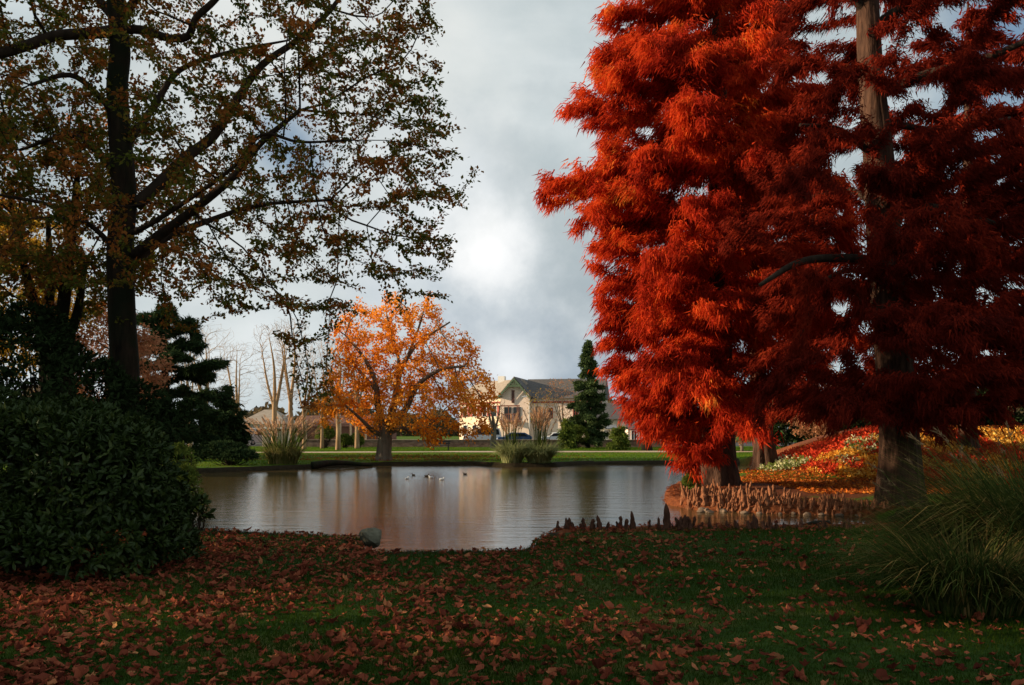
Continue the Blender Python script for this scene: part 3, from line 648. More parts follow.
# -- far right shrubs behind the mound, lit
for i_, (px, py, d, rr, m_, lb) in enumerate([(828, 405, 58, (3.0, 2.5, 2.6), 'pink_leaf', 'pinkish autumn shrub tree glowing above the left end of the flower mound'),
                                     (786, 428, 66, (3.2, 2, 1.4), 'dark_leaf', 'dark green bush on the far lawn right of the pale trunk'),
                                     (855, 415, 64, (2.2, 2, 2.0), 'shrub_leaf', 'olive green shrub tree behind the mound beside the near cypress'),
                                     (742, 415, 72, (3.0, 2, 2.2), 'pink_leaf', 'dull pinkish shrub tree between the two far cypress trunks'),
                                     (705, 410, 80, (4, 2, 3.4), 'dark_leaf', 'dark tree behind the red crown across the pond')]):
    c_ = at(px, py, d); zb = float(H(c_[0], d))
    broadleaf('autumn_shrub' if m_ != 'dark_leaf' else 'evergreen_bush', lb, 'shrub', [[(c_[0], d, zb, .14), (c_[0], d, zb+1, .1), (c_[0], d, c_[2], .04)]], cloud_pts(c_, rr, 300, r_), M[m_], 9000, .2, bark=M['bark_grey'], seed=110+i_, spread=.16)
for i_, (px, d, hh_) in enumerate([(905, 47, 2.8), (960, 50, 3.2), (1015, 47, 3.0), (1070, 50, 3.2), (875, 52, 2.2)]):
    c_ = at(px, 0, d); zb = float(H(c_[0], d)); c_[2] = zb+hh_*.55
    broadleaf('evergreen_bush', ['dark bush behind the mound just right of the near trunk', 'dark bush behind the mound above the red flowers', 'dark bush behind the mound above the arching grass', 'dark bush behind the mound at the right edge', 'low dark bush at the back of the mound left of the near trunk'][i_], 'bush',
              [[(c_[0], d, zb, .1), (c_[0], d, zb+1, .08), (c_[0], d, c_[2], .03)]], cloud_pts(c_, (2.4, 1.5, hh_*.6), 260, r_), M['dark_leaf'], 9000, .2, bark=M['bark_dark'], seed=120+i_, spread=.15)
# -- unseen trees left of the lawn, added to shade foreground and cedars
for i_, (x, y, h_, rr) in enumerate([(-22, -13, 17, 5.5), (-21, -5, 18, 5.2), (-20.5, 3, 18, 5.0), (-22, 10, 18, 4.4), (-24, 16, 18, 4.1), (-42, 57, 11, 4.5)]):
    zb = float(H(x, y))
    broadleaf('shade_tree', 'tall dense unseen shade tree left of the lawn', 'tree', [[(x, y, zb, .4), (x, y, zb+4, .3), (x, y, h_*.8, .08)]], cloud_pts((x, y, h_*.56), (rr, rr*.9, h_*.46), 380, r_), M['dark_leaf'], 13000, .34, bark=M['bark_dark'], seed=130+i_, spread=.35, group='unseen shade trees left of the lawn', r0=.012)

# ------------------------------------------------------------------ bushes
def bush(name, label, lobes, n, size, mat, tpl=OVAL6, seed=1, cat='bush', whorl=True, skin=.35):
    """lobes: (x,y,z,rx,ry,rz); leaves in whorls on twig tips spread over and inside the lobes"""
    r = np.random.default_rng(seed); Lb = np.array(lobes); wgt = (Lb[:, 3]*Lb[:, 5]); k = r.choice(len(Lb), n, p=wgt/wgt.sum())
    d = rdir(n, r); d[:, 2] = np.where(d[:, 2] < -.5, -d[:, 2], d[:, 2])
    rad = 1-np.abs(r.normal(0, skin*.35, n))+.05*np.sin(d[:, 0]*9+k)*np.cos(d[:, 2]*8)
    c_ = Lb[k, :3]+d*rad[:, None]*Lb[k, 3:]
    # drop what is deep inside other lobes
    keep = np.ones(n, bool)
    for j in range(len(Lb)):
        q_ = ((c_-Lb[j, :3])/Lb[j, 3:]); keep &= ~((np.linalg.norm(q_, axis=1) < .68) & (k != j))
    keep &= c_[:, 2] > H(c_[:, 0], c_[:, 1])
    c_ = c_[keep]; d = d[keep]; n = len(c_)
    m_ = 6 if whorl else 1
    pos = np.repeat(c_, m_, 0); dd = np.repeat(d, m_, 0); N_ = len(pos)
    ax = unit(dd*.55+r.normal(0, .62, (N_, 3))+Z*.1)
    hue = np.repeat(r.normal(0, .15, n), m_)
    t = empty(name, label, cat)
    o = leaves(pos+ax*size*.15, ax, unit(dd+Z*.8+r.normal(0, .3, (N_, 3))), size*r.uniform(.6, 1.2, N_), tpl, 'foliage', mat, t, np.clip(.5+hue+r.normal(0, .15, N_), 0, 1), r)
    mb = MB(); base = Lb[:, :3].mean(0); base[2] = float(H(base[0], base[1]))-.05
    for j in r.choice(n, min(60, n), replace=False):
        mid = (base+c_[j])/2+r.normal(0, .1, 3)-Z*.1; mb.tube(spline(np.array([base+r.normal(0, .1, 3)*[1, 1, 0], mid, c_[j]]), 4), np.linspace(.022, .006, 9), 5, cap=False)
    mb.build('stems', M['bark_twig'], t, smooth=True)
    return t
lob = []
for (px, py, d, rx, ry, rz) in [(20, 470, 10.4, 1.1, .9, .75), (95, 480, 10.3, 1.0, .9, .75), (-60, 455, 10.6, 1.3, 1, .9), (135, 515, 10.8, .70, .7, .60), (40, 535, 9.9, 1.0, .7, .5), (115, 540, 10.1, .8, .65, .45), (-60, 530, 9.9, 1.2, .8, .6), (170, 540, 11.2, .30, .4, .32), (60, 445, 11.2, 1.0, .9, .6)]:
    c_ = at(px, py, d); lob.append((*c_, rx, ry, rz))
rr_ = np.random.default_rng(200)
for k_ in range(26):
    q0 = lob[rr_.integers(9)]; d_ = unit(rr_.normal(0, 1, 3)+np.array([.2, -.6, .5])); s_ = rr_.uniform(.18, .34)
    lob.append((q0[0]+d_[0]*q0[3]*.93, q0[1]+d_[1]*q0[4]*.93, q0[2]+d_[2]*q0[5]*.93, s_*1.1, s_, s_*.9))
bush('rhododendron', 'big dark glossy rhododendron bush in the left foreground', lob, 11000, .105, M['rhodo'], seed=201, skin=.5)
lob = [(*at(px, py, d), rx, ry, rz) for (px, py, d, rx, ry, rz) in [(0, 385, 14.5, 1.5, 1.2, 1.1), (60, 400, 15, 1.3, 1.1, .9), (110, 425, 15.5, 1.1, 1, .9), (-80, 370, 14.5, 1.7, 1.2, 1.4), (30, 350, 15.5, .9, .9, .8), (160, 440, 15.4, .8, .8, .7), (30, 460, 14.5, 2.2, 1.2, 1.2), (120, 480, 15, 1.2, 1, 1.1)]]
bush('laurel_bush', 'tall shadowy laurel bush rising behind the rhododendron', lob, 7000, .12, M['dark_leaf'], seed=202)
lob = [(*at(px, py, d), rx, ry, rz) for (px, py, d, rx, ry, rz) in [(186, 500, 12.6, .22, .3, .5), (178, 470, 13, .25, .3, .4)]]
bush('yellowing_shrub', 'thin yellowing shrub at the water side of the rhododendron', lob, 420, .07, M['shrub_leaf'], seed=203, whorl=True)
lob = [(*at(222, 452, 45), 1.3, .9, .45), (*at(238, 456, 44.5), 1.0, .7, .3)]
bush('low_juniper', 'low spreading dark juniper on the left bank lawn', lob, 900, .22, M['cedar'], SLIM4, 204)
for i_, (px, py, d, a, b_, lb) in enumerate([(325, 434, 84, .9, .8, 'pale green bush left of centre before the picket fence'), (345, 441, 84, .6, .6, 'small yellow green bush at the wall under the orange crown'), (357, 441, 84, .6, .7, 'yellow bush at the wall left of the orange trunk'), (575, 436, 82, 1.3, 1, 'green bush beside the low conifer at the wall')]):
    bush('wall_bush', lb, [(*at(px, py, d), a, .6, b_)], 500, .22, M['shrub_leaf'], SLIM4, 210+i_)
# young sapling on the left bank
bush('sapling', 'young leafy sapling alone on the left bank lawn', [(*at(178, 456, 42), .28, .28, .35)], 90, .16, M['dark_leaf'], SLIM4, 220)
bush('islet_shrub', 'bright green shrub among the knees beside the big cypress base', [(*at(691, 488, 27), .25, .25, .4)], 260, .13, M['shrub_leaf'], SLIM4, 221)

# ------------------------------------------------------------------ tall grasses
def clump(name, label, c, rad, hgt, n, mat, width, seed, arch=.8, nplume=0, plume_h=1.3, pl_size=.3, plume_mat='plume', segs=6, lean=(0, 0), plume_spread=.6, pdens=26, pl_w=1.0):
    r = np.random.default_rng(seed); t = empty(name, label, 'ornamental grass')
    a = r.uniform(0, 6.28, n); rr = rad*.45*np.sqrt(r.random(n)); b0 = np.column_stack([c[0]+rr*np.cos(a), c[1]+rr*np.sin(a)]); z0 = H(b0[:, 0], b0[:, 1])-.02
    az = a+r.normal(0, .6, n); Ln = hgt*r.uniform(.65, 1.15, n); out_ = rad*r.uniform(.3, 1.25, n)*arch
    V = []; tt = np.linspace(0, 1, segs+1)
    sag = r.uniform(.25, 1.25, n)
    for t_ in tt:
        hx = out_*(t_**1.6); zz = Ln*(t_-sag*.55*t_**3)
        p = np.column_stack([b0[:, 0]+hx*np.cos(az)+lean[0]*t_**2*Ln, b0[:, 1]+hx*np.sin(az)+lean[1]*t_**2*Ln, z0+zz])
        wv = width*(1-t_**2*.92)*.5; sd = np.column_stack([-np.sin(az+.4), np.cos(az+.4), 0*az])
        V += [p-sd*wv, p+sd*wv]
    V = np.stack(V, 1); m_ = 2*(segs+1)
    f = np.array([[2*i, 2*i+1, 2*i+3, 2*i+2] for i in range(segs)]); Fc = (np.arange(n)[:, None, None]*m_+f[None]).reshape(-1, 4)
    mk('blades', V.reshape(-1, 3), Fc, mat, t, np.repeat(np.clip(r.normal(.45, .34, n), 0, 1), segs))
    if nplume:
        mb = MB(); pp = []; pa = []
        for j in range(nplume):
            a_ = r.uniform(0, 6.28); q_ = rad*.35*math.sqrt(r.random()); x, y = c[0]+q_*math.cos(a_), c[1]+q_*math.sin(a_); z = float(H(x, y)); h_ = plume_h*r.uniform(.72, 1.1)
            o_ = rad*plume_spread*r.uniform(.2, 1); top = np.array([x+o_*math.cos(a_)+lean[0]*h_, y+o_*math.sin(a_)+lean[1]*h_, z+h_])
            st = spline(np.array([(x, y, z), ((x+top[0])/2-.1*o_*math.cos(a_), (y+top[1])/2-.1*o_*math.sin(a_), z+h_*.55), top]), 5)
            mb.tube(st, np.linspace(width*.5, width*.25, len(st)), 4, cap=False)
            dv = unit(st[-1]-st[-3]+np.array([math.cos(a_), math.sin(a_), -.2])*.1)
            s_ = r.random(pdens)[:, None]; pp.append(st[-1]-dv*pl_size*.2+dv*s_*pl_size+r.normal(0, pl_size*.035, (pdens, 3))); pa.append(np.tile(dv, (pdens, 1))+r.normal(0, .22, (pdens, 3))-Z*.15)
        mb.build('stalks', M['reed'], t)
        pp = np.vstack(pp); leaves(pp, np.vstack(pa), rdir(len(pp), r), pl_size*.35*r.uniform(.6, 1.2, len(pp)), FR3*[1, 1.6*pl_w, 1], 'plumes', M[plume_mat], t, None, r)
    return t
def gc(px, d): return ((px-CX)/F*d, d)
clump('maiden_grass', 'low arching dark green grass clump nearest on the right, blades fanning over the lawn', gc(966, 8.0), .95, 1.05, 1900, M['reed_dark'], .017, 301, arch=1.0)
clump('maiden_grass', 'taller grass clump with slanting tan plumes at the right edge', gc(1050, 8.8), 1.35, 1.85, 3200, M['reed_dark'], .016, 302, arch=.85, nplume=18, plume_h=1.7, pl_size=.22, lean=(-.18, 0), pl_w=.45, plume_mat='dull_plume')
clump('maiden_grass', 'green grass clump tucked behind the near one beside the cypress trunk', gc(965, 10.0), .9, 1.1, 1500, M['reed_dark'], .017, 303, arch=.95, nplume=5, plume_h=1.25, pl_size=.20, lean=(-.25, 0), pl_w=.45, plume_mat='dull_plume')
clump('reed_clump', 'wide reed clump with pinkish plumes standing at the left far bank', gc(283, 46.6), 1.7, 1.5, 1300, leafmat('pale_reeds', [(0, (.09, .12, .03)), (.5, (.22, .22, .07)), (1, (.50, .36, .16))], .3, 1, .2), .04, 310, arch=.5, nplume=110, plume_h=2.1, pl_size=.5, plume_mat='plume', plume_spread=.75, pdens=30, pl_w=.6)
clump('pampas_grass', 'pampas grass with upright creamy plumes, left half of the waterside pair', gc(512, 48.5), 1.25, 1.55, 1500, M['pampas'], .045, 311, arch=.8, nplume=26, plume_h=2.3, pl_size=.6, pdens=50, plume_spread=.22, pl_w=.4)
clump('pampas_grass', 'pampas grass with pinkish tan plumes, right half of the waterside pair', gc(539, 48.7), 1.4, 1.5, 1600, M['pampas'], .045, 312, arch=.8, nplume=36, plume_h=2.4, pl_size=.65, plume_mat='plume', pdens=50, plume_spread=.25, pl_w=.4)

# ------------------------------------------------------------------ lawn blades and fallen leaves
def frustum_pts(n, d0, d1, r, margin=1.15, p=1.0):
    d = np.sqrt(r.uniform(d0**2, d1**2, n)) if p == 1 else d0+(d1-d0)*r.random(n)**p
    x = r.uniform(-1, 1, n)*d*.602*margin; return x, d
r = np.random.default_rng(401)
x, y = frustum_pts(440000, 4.6, 16.0, r, 1.55, .9)
s = sdist(x, y, LAKE); k = (s > .15) & ~((x > .5) & (s < .6) & (y > 13.6)); x, y = x[k], y[k]; z = H(x, y)-.004; n = len(x)
pos = np.column_stack([x, y, z]); ax = unit(r.normal(0, .38, (n, 3))+Z)
sz = r.uniform(.03, .058, n)*(1+.25*vnoise(x*.8, y*.8, 5)); tpl = np.array([[0, -.07, 0], [0, .07, 0], [1, 0, .12]])
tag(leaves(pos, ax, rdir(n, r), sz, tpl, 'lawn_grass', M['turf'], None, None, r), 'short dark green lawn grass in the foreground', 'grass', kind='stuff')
n = 230000; x = r.uniform(-34, 40, n); y = 30+60*r.random(n)**.8
s = sdist(x, y, LAKE); k = (s > .45) & (np.abs(x/y) < .68) & (np.abs(y-np.interp(x, px_, pyc)) > 1.7) & (MOUND(x, y) < .25) & ~((np.hypot(x-8, y-28) < 5.5)) & (y < 87.5)
x, y = x[k], y[k]; n = len(x); pos = np.column_stack([x, y, H(x, y)-.01]); ax = unit(r.normal(0, .35, (n, 3))+Z)
tpl = np.array([[0, -.25, 0], [0, .25, 0], [1, 0, .1]])
tn = np.clip(.45+.35*vnoise(x*.5, y*.9, 21)+.2*vnoise(x*1.9, y*2.5, 22)+r.normal(0, .15, n), 0, 1)
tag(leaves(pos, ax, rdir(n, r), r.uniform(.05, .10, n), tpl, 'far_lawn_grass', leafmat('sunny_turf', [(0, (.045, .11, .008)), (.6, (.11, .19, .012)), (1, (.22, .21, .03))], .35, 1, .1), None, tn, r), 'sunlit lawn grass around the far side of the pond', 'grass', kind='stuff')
n = 5000; x = r.normal(-6.5, 5.5, n); y = r.uniform(50.5, 62, n); s = sdist(x, y, LAKE); k = (s > .3); x, y = x[k], y[k]; n = len(x)
tag(leaves(np.column_stack([x, y, H(x, y)+.07]), unit(np.column_stack([r.normal(0, 1, (n, 2)), r.normal(0, .3, n)])), unit(r.normal(0, .4, (n, 3))+Z), r.uniform(.06, .12, n), LEAF4, 'fallen_orange_leaves', M['needle_litter'], None, None, r), 'orange leaves fallen on the grass below the orange tree', 'fallen leaves', kind='stuff')
# fallen leaves
a = np.linspace(0, 2*math.pi, 11)[:-1]; rad = np.array([1, .74, .88, .72, .70, .52, .74, .74, .86, .76])*.5
LT = np.column_stack([np.cos(a)*rad, np.sin(a)*rad, 0*a]); 
def litter(name, label, x, y, size, mat, r, lift=.03):
    n = len(x); yaw = r.uniform(0, 6.28, n); nrm = unit(np.column_stack([r.normal(0, .38, n), r.normal(0, .38, n), np.ones(n)]))
    u = unit(np.cross(nrm, np.column_stack([np.cos(yaw), np.sin(yaw), 0*yaw]))); v = np.cross(nrm, u); curl = r.uniform(-1.0, 2.6, n)
    T = np.vstack([[0, 0, 0], LT]); rr2 = (T[:, 0]**2+T[:, 1]**2)
    bend = curl[:, None]*rr2[None]*1.0+r.normal(0, .05, (n, 11)); bend[:, 0] = 0
    zz = H(x, y)+lift*r.uniform(.25, 1.1, n)
    sq = r.uniform(.45, 1, n)[:, None, None]; T3 = T[None]*np.concatenate([np.ones((n, 1, 1)), np.clip(1+r.normal(0, .26, (n, 10, 1)), .35, 1.6)], 1)
    V = np.column_stack([x, y, zz])[:, None]+size[:, None, None]*(T3[:, :, 0:1]*u[:, None]+sq*T3[:, :, 1:2]*v[:, None]+bend[..., None]*nrm[:, None])
    f = np.array([[0, 1+i, 1+(i+1) % 10] for i in range(10)]); Fc = (np.arange(n)[:, None, None]*11+f[None]).reshape(-1, 3)
    t_ = np.repeat(np.clip(r.normal(.5, .27, n), 0, 1), 10)
    return tag(mk(name, V.reshape(-1, 3), Fc, mat, None, t_), label, 'fallen leaves', kind='stuff')
x, y = frustum_pts(74000, 4.6, 15.5, r, 1.55, 1)
pxs = CX+x/y*F
dens = .13+.87*ss(780, 260, pxs)*ss(15.5, 11.0, y+.0*x)+.25*ss(8.5, 5.5, y)
dens *= np.clip(.75+.75*vnoise(x*1.3, y*1.3, 6), .12, 1.5)
s = sdist(x, y, LAKE); k = (r.random(len(x)) < dens*.78) & (s > .1)
litter('fallen_leaves', 'brown red fallen leaves strewn over the foreground lawn', x[k], y[k], np.clip(r.lognormal(-2.62, .34, k.sum()), .04, .16), M['litter'], r)
# needle litter on the bank strips
n = 26000; x = r.uniform(.4, 10, n); y = r.uniform(13.8, 30, n); s = sdist(x, y, LAKE)
k = ((y < 18) & (s > -.02) & (s < .55)) | ((y > 20) & (s > -.03) & (s < 2.5)); x, y = x[k], y[k]; n = len(x)
o = leaves(np.column_stack([x, y, H(x, y)+.012]), unit(np.column_stack([r.normal(0, 1, (n, 2)), r.normal(0, .15, n)])), unit(r.normal(0, .3, (n, 3))+Z), r.uniform(.05, .14, n), SLIM4, 'needle_carpet', M['needle_litter'], None, None, r)
tag(o, 'rust coloured cypress needles carpeting the banks', 'needles', kind='stuff')

# ------------------------------------------------------------------ flower mound
r = np.random.default_rng(501)
n = 90000; x = r.uniform(9.5, 27, n); y = r.uniform(29.5, 39.5, n); z = H(x, y); px = CX+x/y*F; py = HZ-(z-EYE)/y*F
bed = MOUND(x, y) > .03
nz = vnoise(x*1.6, y*1.6, 12); nz2 = vnoise(x*3, y*3, 13)
W_ = (pip(px, py, [(758, 471), (770, 464), (800, 460), (812, 462), (803, 468), (780, 472)]) | pip(px, py, [(838, 468), (835, 452), (855, 440), (880, 436), (880, 450), (860, 466)]) & (nz2 > .1)) & (r.random(n) < .45)
Rd = pip(px, py, [(762, 462), (800, 446), (845, 434), (880, 430), (880, 436), (850, 445), (830, 458), (795, 464)])
Yl = pip(px, py, [(800, 472), (822, 458), (862, 442), (900, 436), (1110, 430), (1110, 490), (905, 484)]) & ~W_
grp = {'white': W_ & bed, 'red': (Rd | (Yl & (nz > -.1))) & bed, 'yellow': (Yl & (nz <= .0)) & bed}
fm = {'white': leafmat('cream_petals', [(0, (.30, .34, .10)), (.45, (.60, .58, .30)), (1, (.85, .82, .55))], .3, 2, .1),
      'red': leafmat('red_petals', [(0, (.20, .03, .015)), (.4, (.55, .04, .02)), (1, (.80, .12, .04))], .3, 2, .1),
      'yellow': leafmat('golden_petals', [(0, (.40, .14, .02)), (.5, (.80, .36, .04)), (1, (.88, .66, .18))], .3, 2, .1)}
for kx, msk in grp.items():
    x_, y_ = x[msk], y[msk]; n_ = min(len(x_), 15000); x_, y_ = x_[:n_], y_[:n_]
    pos = np.column_stack([x_, y_, H(x_, y_)+r.uniform(.05, .32, n_)*(.7+.5*vnoise(x_*2.5, y_*2.5, 14))])
    o = leaves(pos, unit(r.normal(0, 1, (n_, 3))+np.array([-.2, -.3, .2])), rdir(n_, r), r.uniform(.07, .15, n_), LEAF4, kx+'_flowers', fm[kx], None, None, r)
    tag(o, {'white': 'creamy white flowers low on the mound and in a patch beside the red band', 'red': 'red flowers in a diagonal band up the mound', 'yellow': 'golden yellow flowers around the near cypress trunk'}[kx], 'flowers', kind='stuff')
msk = bed & pip(px, py, [(740, 480), (752, 460), (800, 446), (880, 428), (1110, 428), (1110, 490), (860, 482)])
msk = W_ & (r.random(n) < .6); x_, y_ = x[msk], y[msk]; n_ = len(x_)
o = leaves(np.column_stack([x_, y_, H(x_, y_)+r.uniform(0, .16, n_)]), unit(r.normal(0, .6, (n_, 3))+Z), rdir(n_, r), r.uniform(.08, .16, n_), LEAF4, 'bed_foliage', M['shrub_leaf'], None, None, r)
tag(o, 'green leaves of the bedding plants on the mound', 'bedding plants', kind='stuff')

n = 60000; x = r.uniform(6.5, 27, n); y = r.uniform(25.5, 42, n); k = (sdist(x, y, LAKE) > .3) & (vnoise(x*.9, y*.9, 19) > -.55) & ((y > 30) | (x > 9)); x, y = x[k], y[k]; n = len(x)
o = leaves(np.column_stack([x, y, H(x, y)+r.uniform(.01, .05, n)]), unit(np.column_stack([r.normal(0, 1, (n, 2)), r.normal(0, .35, n)])), unit(r.normal(0, .5, (n, 3))+Z), r.uniform(.06, .13, n), LEAF4, 'mound_litter', leafmat('orange_litter', [(0, (.16, .03, .012)), (.5, (.48, .11, .02)), (1, (.72, .28, .05))], .15, 1, .3), None, None, r)
tag(o, 'orange red leaf litter covering the slope around the flowers', 'leaf litter', kind='stuff')

# ------------------------------------------------------------------ cypress knees
def knee_mesh(seed, mat, fat=1.0):
    r = np.random.default_rng(seed); nr, sd = 12, 10; a = np.arange(sd)/sd*6.283; V = []; cx_, cy_ = 0, 0
    forks = r.integers(1, 3)
    mb = MB()
    for f in range(forks):
        h = 1.0 if f == 0 else r.uniform(.45, .8); ox, oy = (0, 0) if f == 0 else (r.uniform(-.22, .22), r.uniform(-.15, .15)); P = []; rr = []
        for k in range(nr):
            t = k/(nr-1); P.append((ox+.10*math.sin(3*t+seed+f)*t, oy+.08*math.cos(2.6*t+seed)*t, -.15+1.15*t*h if k else -.2)); rr.append(fat*(.20*(1-t)**1.8+.15*(1-.25*t))*(1 if k < nr-2 else (.85 if k < nr-1 else .4))*(1+.14*math.sin(8*t+seed*2)+.28*math.exp(-((t-.86)/.12)**2)))
        ph = r.uniform(0, 6, 3)
        mb.tube(np.array(P), np.array(rr), sd, lambda P_, a_: 1+.20*np.sin(2*a_+ph[0]+P_[:, 2:3]*6)+.16*np.sin(3*a_+ph[2]-P_[:, 2:3]*11)+.10*np.sin(5*a_+ph[1]-P_[:, 2:3]*17))
    o = mb.build('cypress_knee', mat, smooth=True); me = o.data; bpy.data.objects.remove(o); return me
KN = [knee_mesh(i, M['knee'], .8+.08*(i % 4)) for i in range(8)]; KD = [knee_mesh(20+i, M['knee_dark'], .9) for i in range(5)]
def knee(me, x, y, h, w_, label, group, r):
    o = bpy.data.objects.new('cypress_knee', me); C.objects.link(o); o.location = (x, y, float(H(x, y))-.02); o.scale = (w_, w_, h); o.rotation_euler = (r.normal(0, .15), r.normal(0, .15), r.uniform(0, 6.28))
    return tag(o, label, 'cypress knee', group)
r = np.random.default_rng(601); placed = []
tries = 0
while len(placed) < 298 and tries < 40000:
    tries += 1; px = r.uniform(682, 890); d = 21.0+r.beta(1.0, 1.7)*4.4; x = (px-CX)/F*d; s = float(sdist(np.array([x]), np.array([d]), LAKE)[0])
    if s < -.12 or s > 2.6 or (px > 800 and s > 1.3) or min([math.hypot(x-a_, d-b_) for a_, b_ in placed] or [9]) < .11: continue
    if vnoise(x*2.6, d*2.6, 77) < -.45: continue
    if math.hypot(x-at(900, 0, 22)[0], d-22) < .8: continue
    placed.append((x, d)); h = (.09+.36*r.beta(1.4, 2.4))*(1.15 if px < 790 else .9)
    zn = 'crowding the base of the big cypress' if px < 740 else ('in the mid shore crowd below the pale trunk' if px < 800 else 'at the right end of the crowd by the near trunk')
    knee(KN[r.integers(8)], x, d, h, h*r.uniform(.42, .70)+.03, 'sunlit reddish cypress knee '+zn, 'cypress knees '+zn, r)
Vs, Fs_, off = [], {}, 0
for _ in range(6000):
    px = r.uniform(680, 885); d = 21.0+r.beta(1.0, 1.8)*4.6; x = (px-CX)/F*d; sd_ = float(sdist(np.array([x]), np.array([d]), LAKE)[0])
    if sd_ < -.2 or sd_ > 2.3 or (px > 800 and sd_ > 1.4): continue
    me = KN[r.integers(8)]; v = np.empty(len(me.vertices)*3); me.vertices.foreach_get('co', v); v = v.reshape(-1, 3); h = r.uniform(.06, .20); wd_ = h*r.uniform(.5, .9); a_ = r.uniform(0, 6.28)
    v = np.column_stack([(v[:, 0]*math.cos(a_)-v[:, 1]*math.sin(a_))*wd_+x, (v[:, 0]*math.sin(a_)+v[:, 1]*math.cos(a_))*wd_+d, v[:, 2]*h+float(H(x, d))-.01])
    for p_ in me.polygons: Fs_.setdefault(len(p_.vertices), []).append(np.array(p_.vertices)+off)
    Vs.append(v); off += len(v)
    if len(Vs) > 330: break
tag(mk('small_knees', np.concatenate(Vs), [np.array(f_) for f_ in Fs_.values()], M['knee'], smooth=True), 'carpet of tiny knee stubs between the taller knees on the sunlit shore', 'knee stubs', kind='stuff')
spec = [(570, .32, 'stout dark knee, first big one from the left tip of the near bank'), (583, .22, 'short leaning dark knee beside the first stout one on the near bank'), (600, .50, 'pointed dark knee left of the middle of the near bank row'), (607, .30, 'blunt dark knee right beside the pointed one on the near bank'),
        (633, .58, 'slim spire shaped reddish knee on the near bank'), (659, .42, 'forked dark knee left of the tallest spike on the near bank'), (666, .85, 'tallest spike of a knee on the near bank'), (683, .48, 'straight post like knee right of the tallest spike'), (755, .52, 'tall dark pointed knee before the reflections right of centre'), (768, .5, 'second tall dark knee right of centre on the near bank')]
for px, h, lb in spec:
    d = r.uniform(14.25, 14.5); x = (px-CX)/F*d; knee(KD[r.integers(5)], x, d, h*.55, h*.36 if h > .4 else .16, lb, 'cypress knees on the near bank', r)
for j in range(62):
    px = r.uniform(556, 850); d = r.uniform(14.15, 14.7); x = (px-CX)/F*d; h = r.uniform(.08, .22)
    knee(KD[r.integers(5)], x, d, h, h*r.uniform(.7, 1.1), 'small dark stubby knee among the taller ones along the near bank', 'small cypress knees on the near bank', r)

# ------------------------------------------------------------------ rocks, log, ducks
def rock(name, label, c, sx, sy, sz, seed, mat):
    r = np.random.default_rng(seed); nu, nv = 16, 10; V = []
    K = unit(r.normal(0, 1, (9, 3))); D = r.uniform(.62, .98, 9)
    for j in range(nv+1):
        for i in range(nu):
            th = math.pi*j/nv; ph = 6.283*i/nu; d = np.array([math.sin(th)*math.cos(ph), math.sin(th)*math.sin(ph), math.cos(th)])
            q_ = K@d; s_ = np.min(np.where(q_ > .05, D/np.maximum(q_, .05), 9)); s_ = min(s_, 1.0); V.append(d*s_*(1+.03*math.sin(7*ph+5*th)))
    V = np.array(V)*[sx, sy, sz]+np.array(c); i = (np.arange(nv)[:, None]*nu+np.arange(nu)[None]); k = (np.arange(nv)[:, None]*nu+(np.arange(nu)[None]+1) % nu)
    return tag(mk(name, V, np.stack([i, k, k+nu, i+nu], -1).reshape(-1, 4), mat), label, 'rock')
c_ = at(371, 543, 12.9); rock('bank_rock', 'single grey rock at the corner of the lawn by the water notch', (c_[0], c_[1], .03), .20, .17, .17, 3, M['stone'])
r = np.random.default_rng(701)
for j in range(26):
    px = 382+j*5.2+r.normal(0, 1.2); d = 12.02; rock('edging_stone', 'low stone of the dark edging along the straight cut in the near bank', ((px-CX)/F*d, 12.05, -.17), .09, .10, .12+r.uniform(0, .03), 10+j, M['stone'])['group'] = 'edging stones along the water notch'
for j in range(34):
    px = r.uniform(690, 880); d = r.uniform(20.9, 21.6)+(880-px)/190*1.2; x = (px-CX)/F*d
    rock('shore_stone', 'small pale stone at the waterline below the sunlit knees', (x, d, WATER+.02), r.uniform(.06, .14), .08, r.uniform(.04, .08), 60+j, plain('pale_stone%d' % j, (.16, .11, .075), .9, .3, 9) if j == 0 else bpy.data.materials['pale_stone0'])['group'] = 'pale stones at the waterline'
mb = MB(); p0, p1 = at(800, 517, 17.2), at(828, 527, 16.0); p0[2] = -.30; p1[2] = -.10
mb.tube(spline(np.array([p0, (p0+p1)/2+[0, 0, .04], p1]), 5), np.linspace(.035, .06, 11), 8)
tag(mb.build('fallen_branch', M['bark_dark'], smooth=True), 'dark fallen branch lying across the inlet at its right end', 'branch')
mb = MB(); p0 = at(312, 461, 45.8); p0[2] = -.33; p1 = at(336, 461, 46.6); p1[2] = -.2; p2 = at(372, 463, 48); p2[2] = -.4
mb.tube(spline(np.array([p0, p1, p2]), 6), np.linspace(.08, .22, 13)[::-1], 8)
tag(mb.build('fallen_log', M['bark_dark'], smooth=True), 'dark log lying along the far bank right of the reeds', 'log')
DM = {'b': plain('brown_feathers', (.14, .09, .05), .8), 'w': plain('white_feathers', (.8, .8, .76), .8, .05), 'g': plain('dark_green_feathers', (.02, .06, .04), .5), 'y': plain('orange_bill', (.6, .3, .04), .5, .05)}
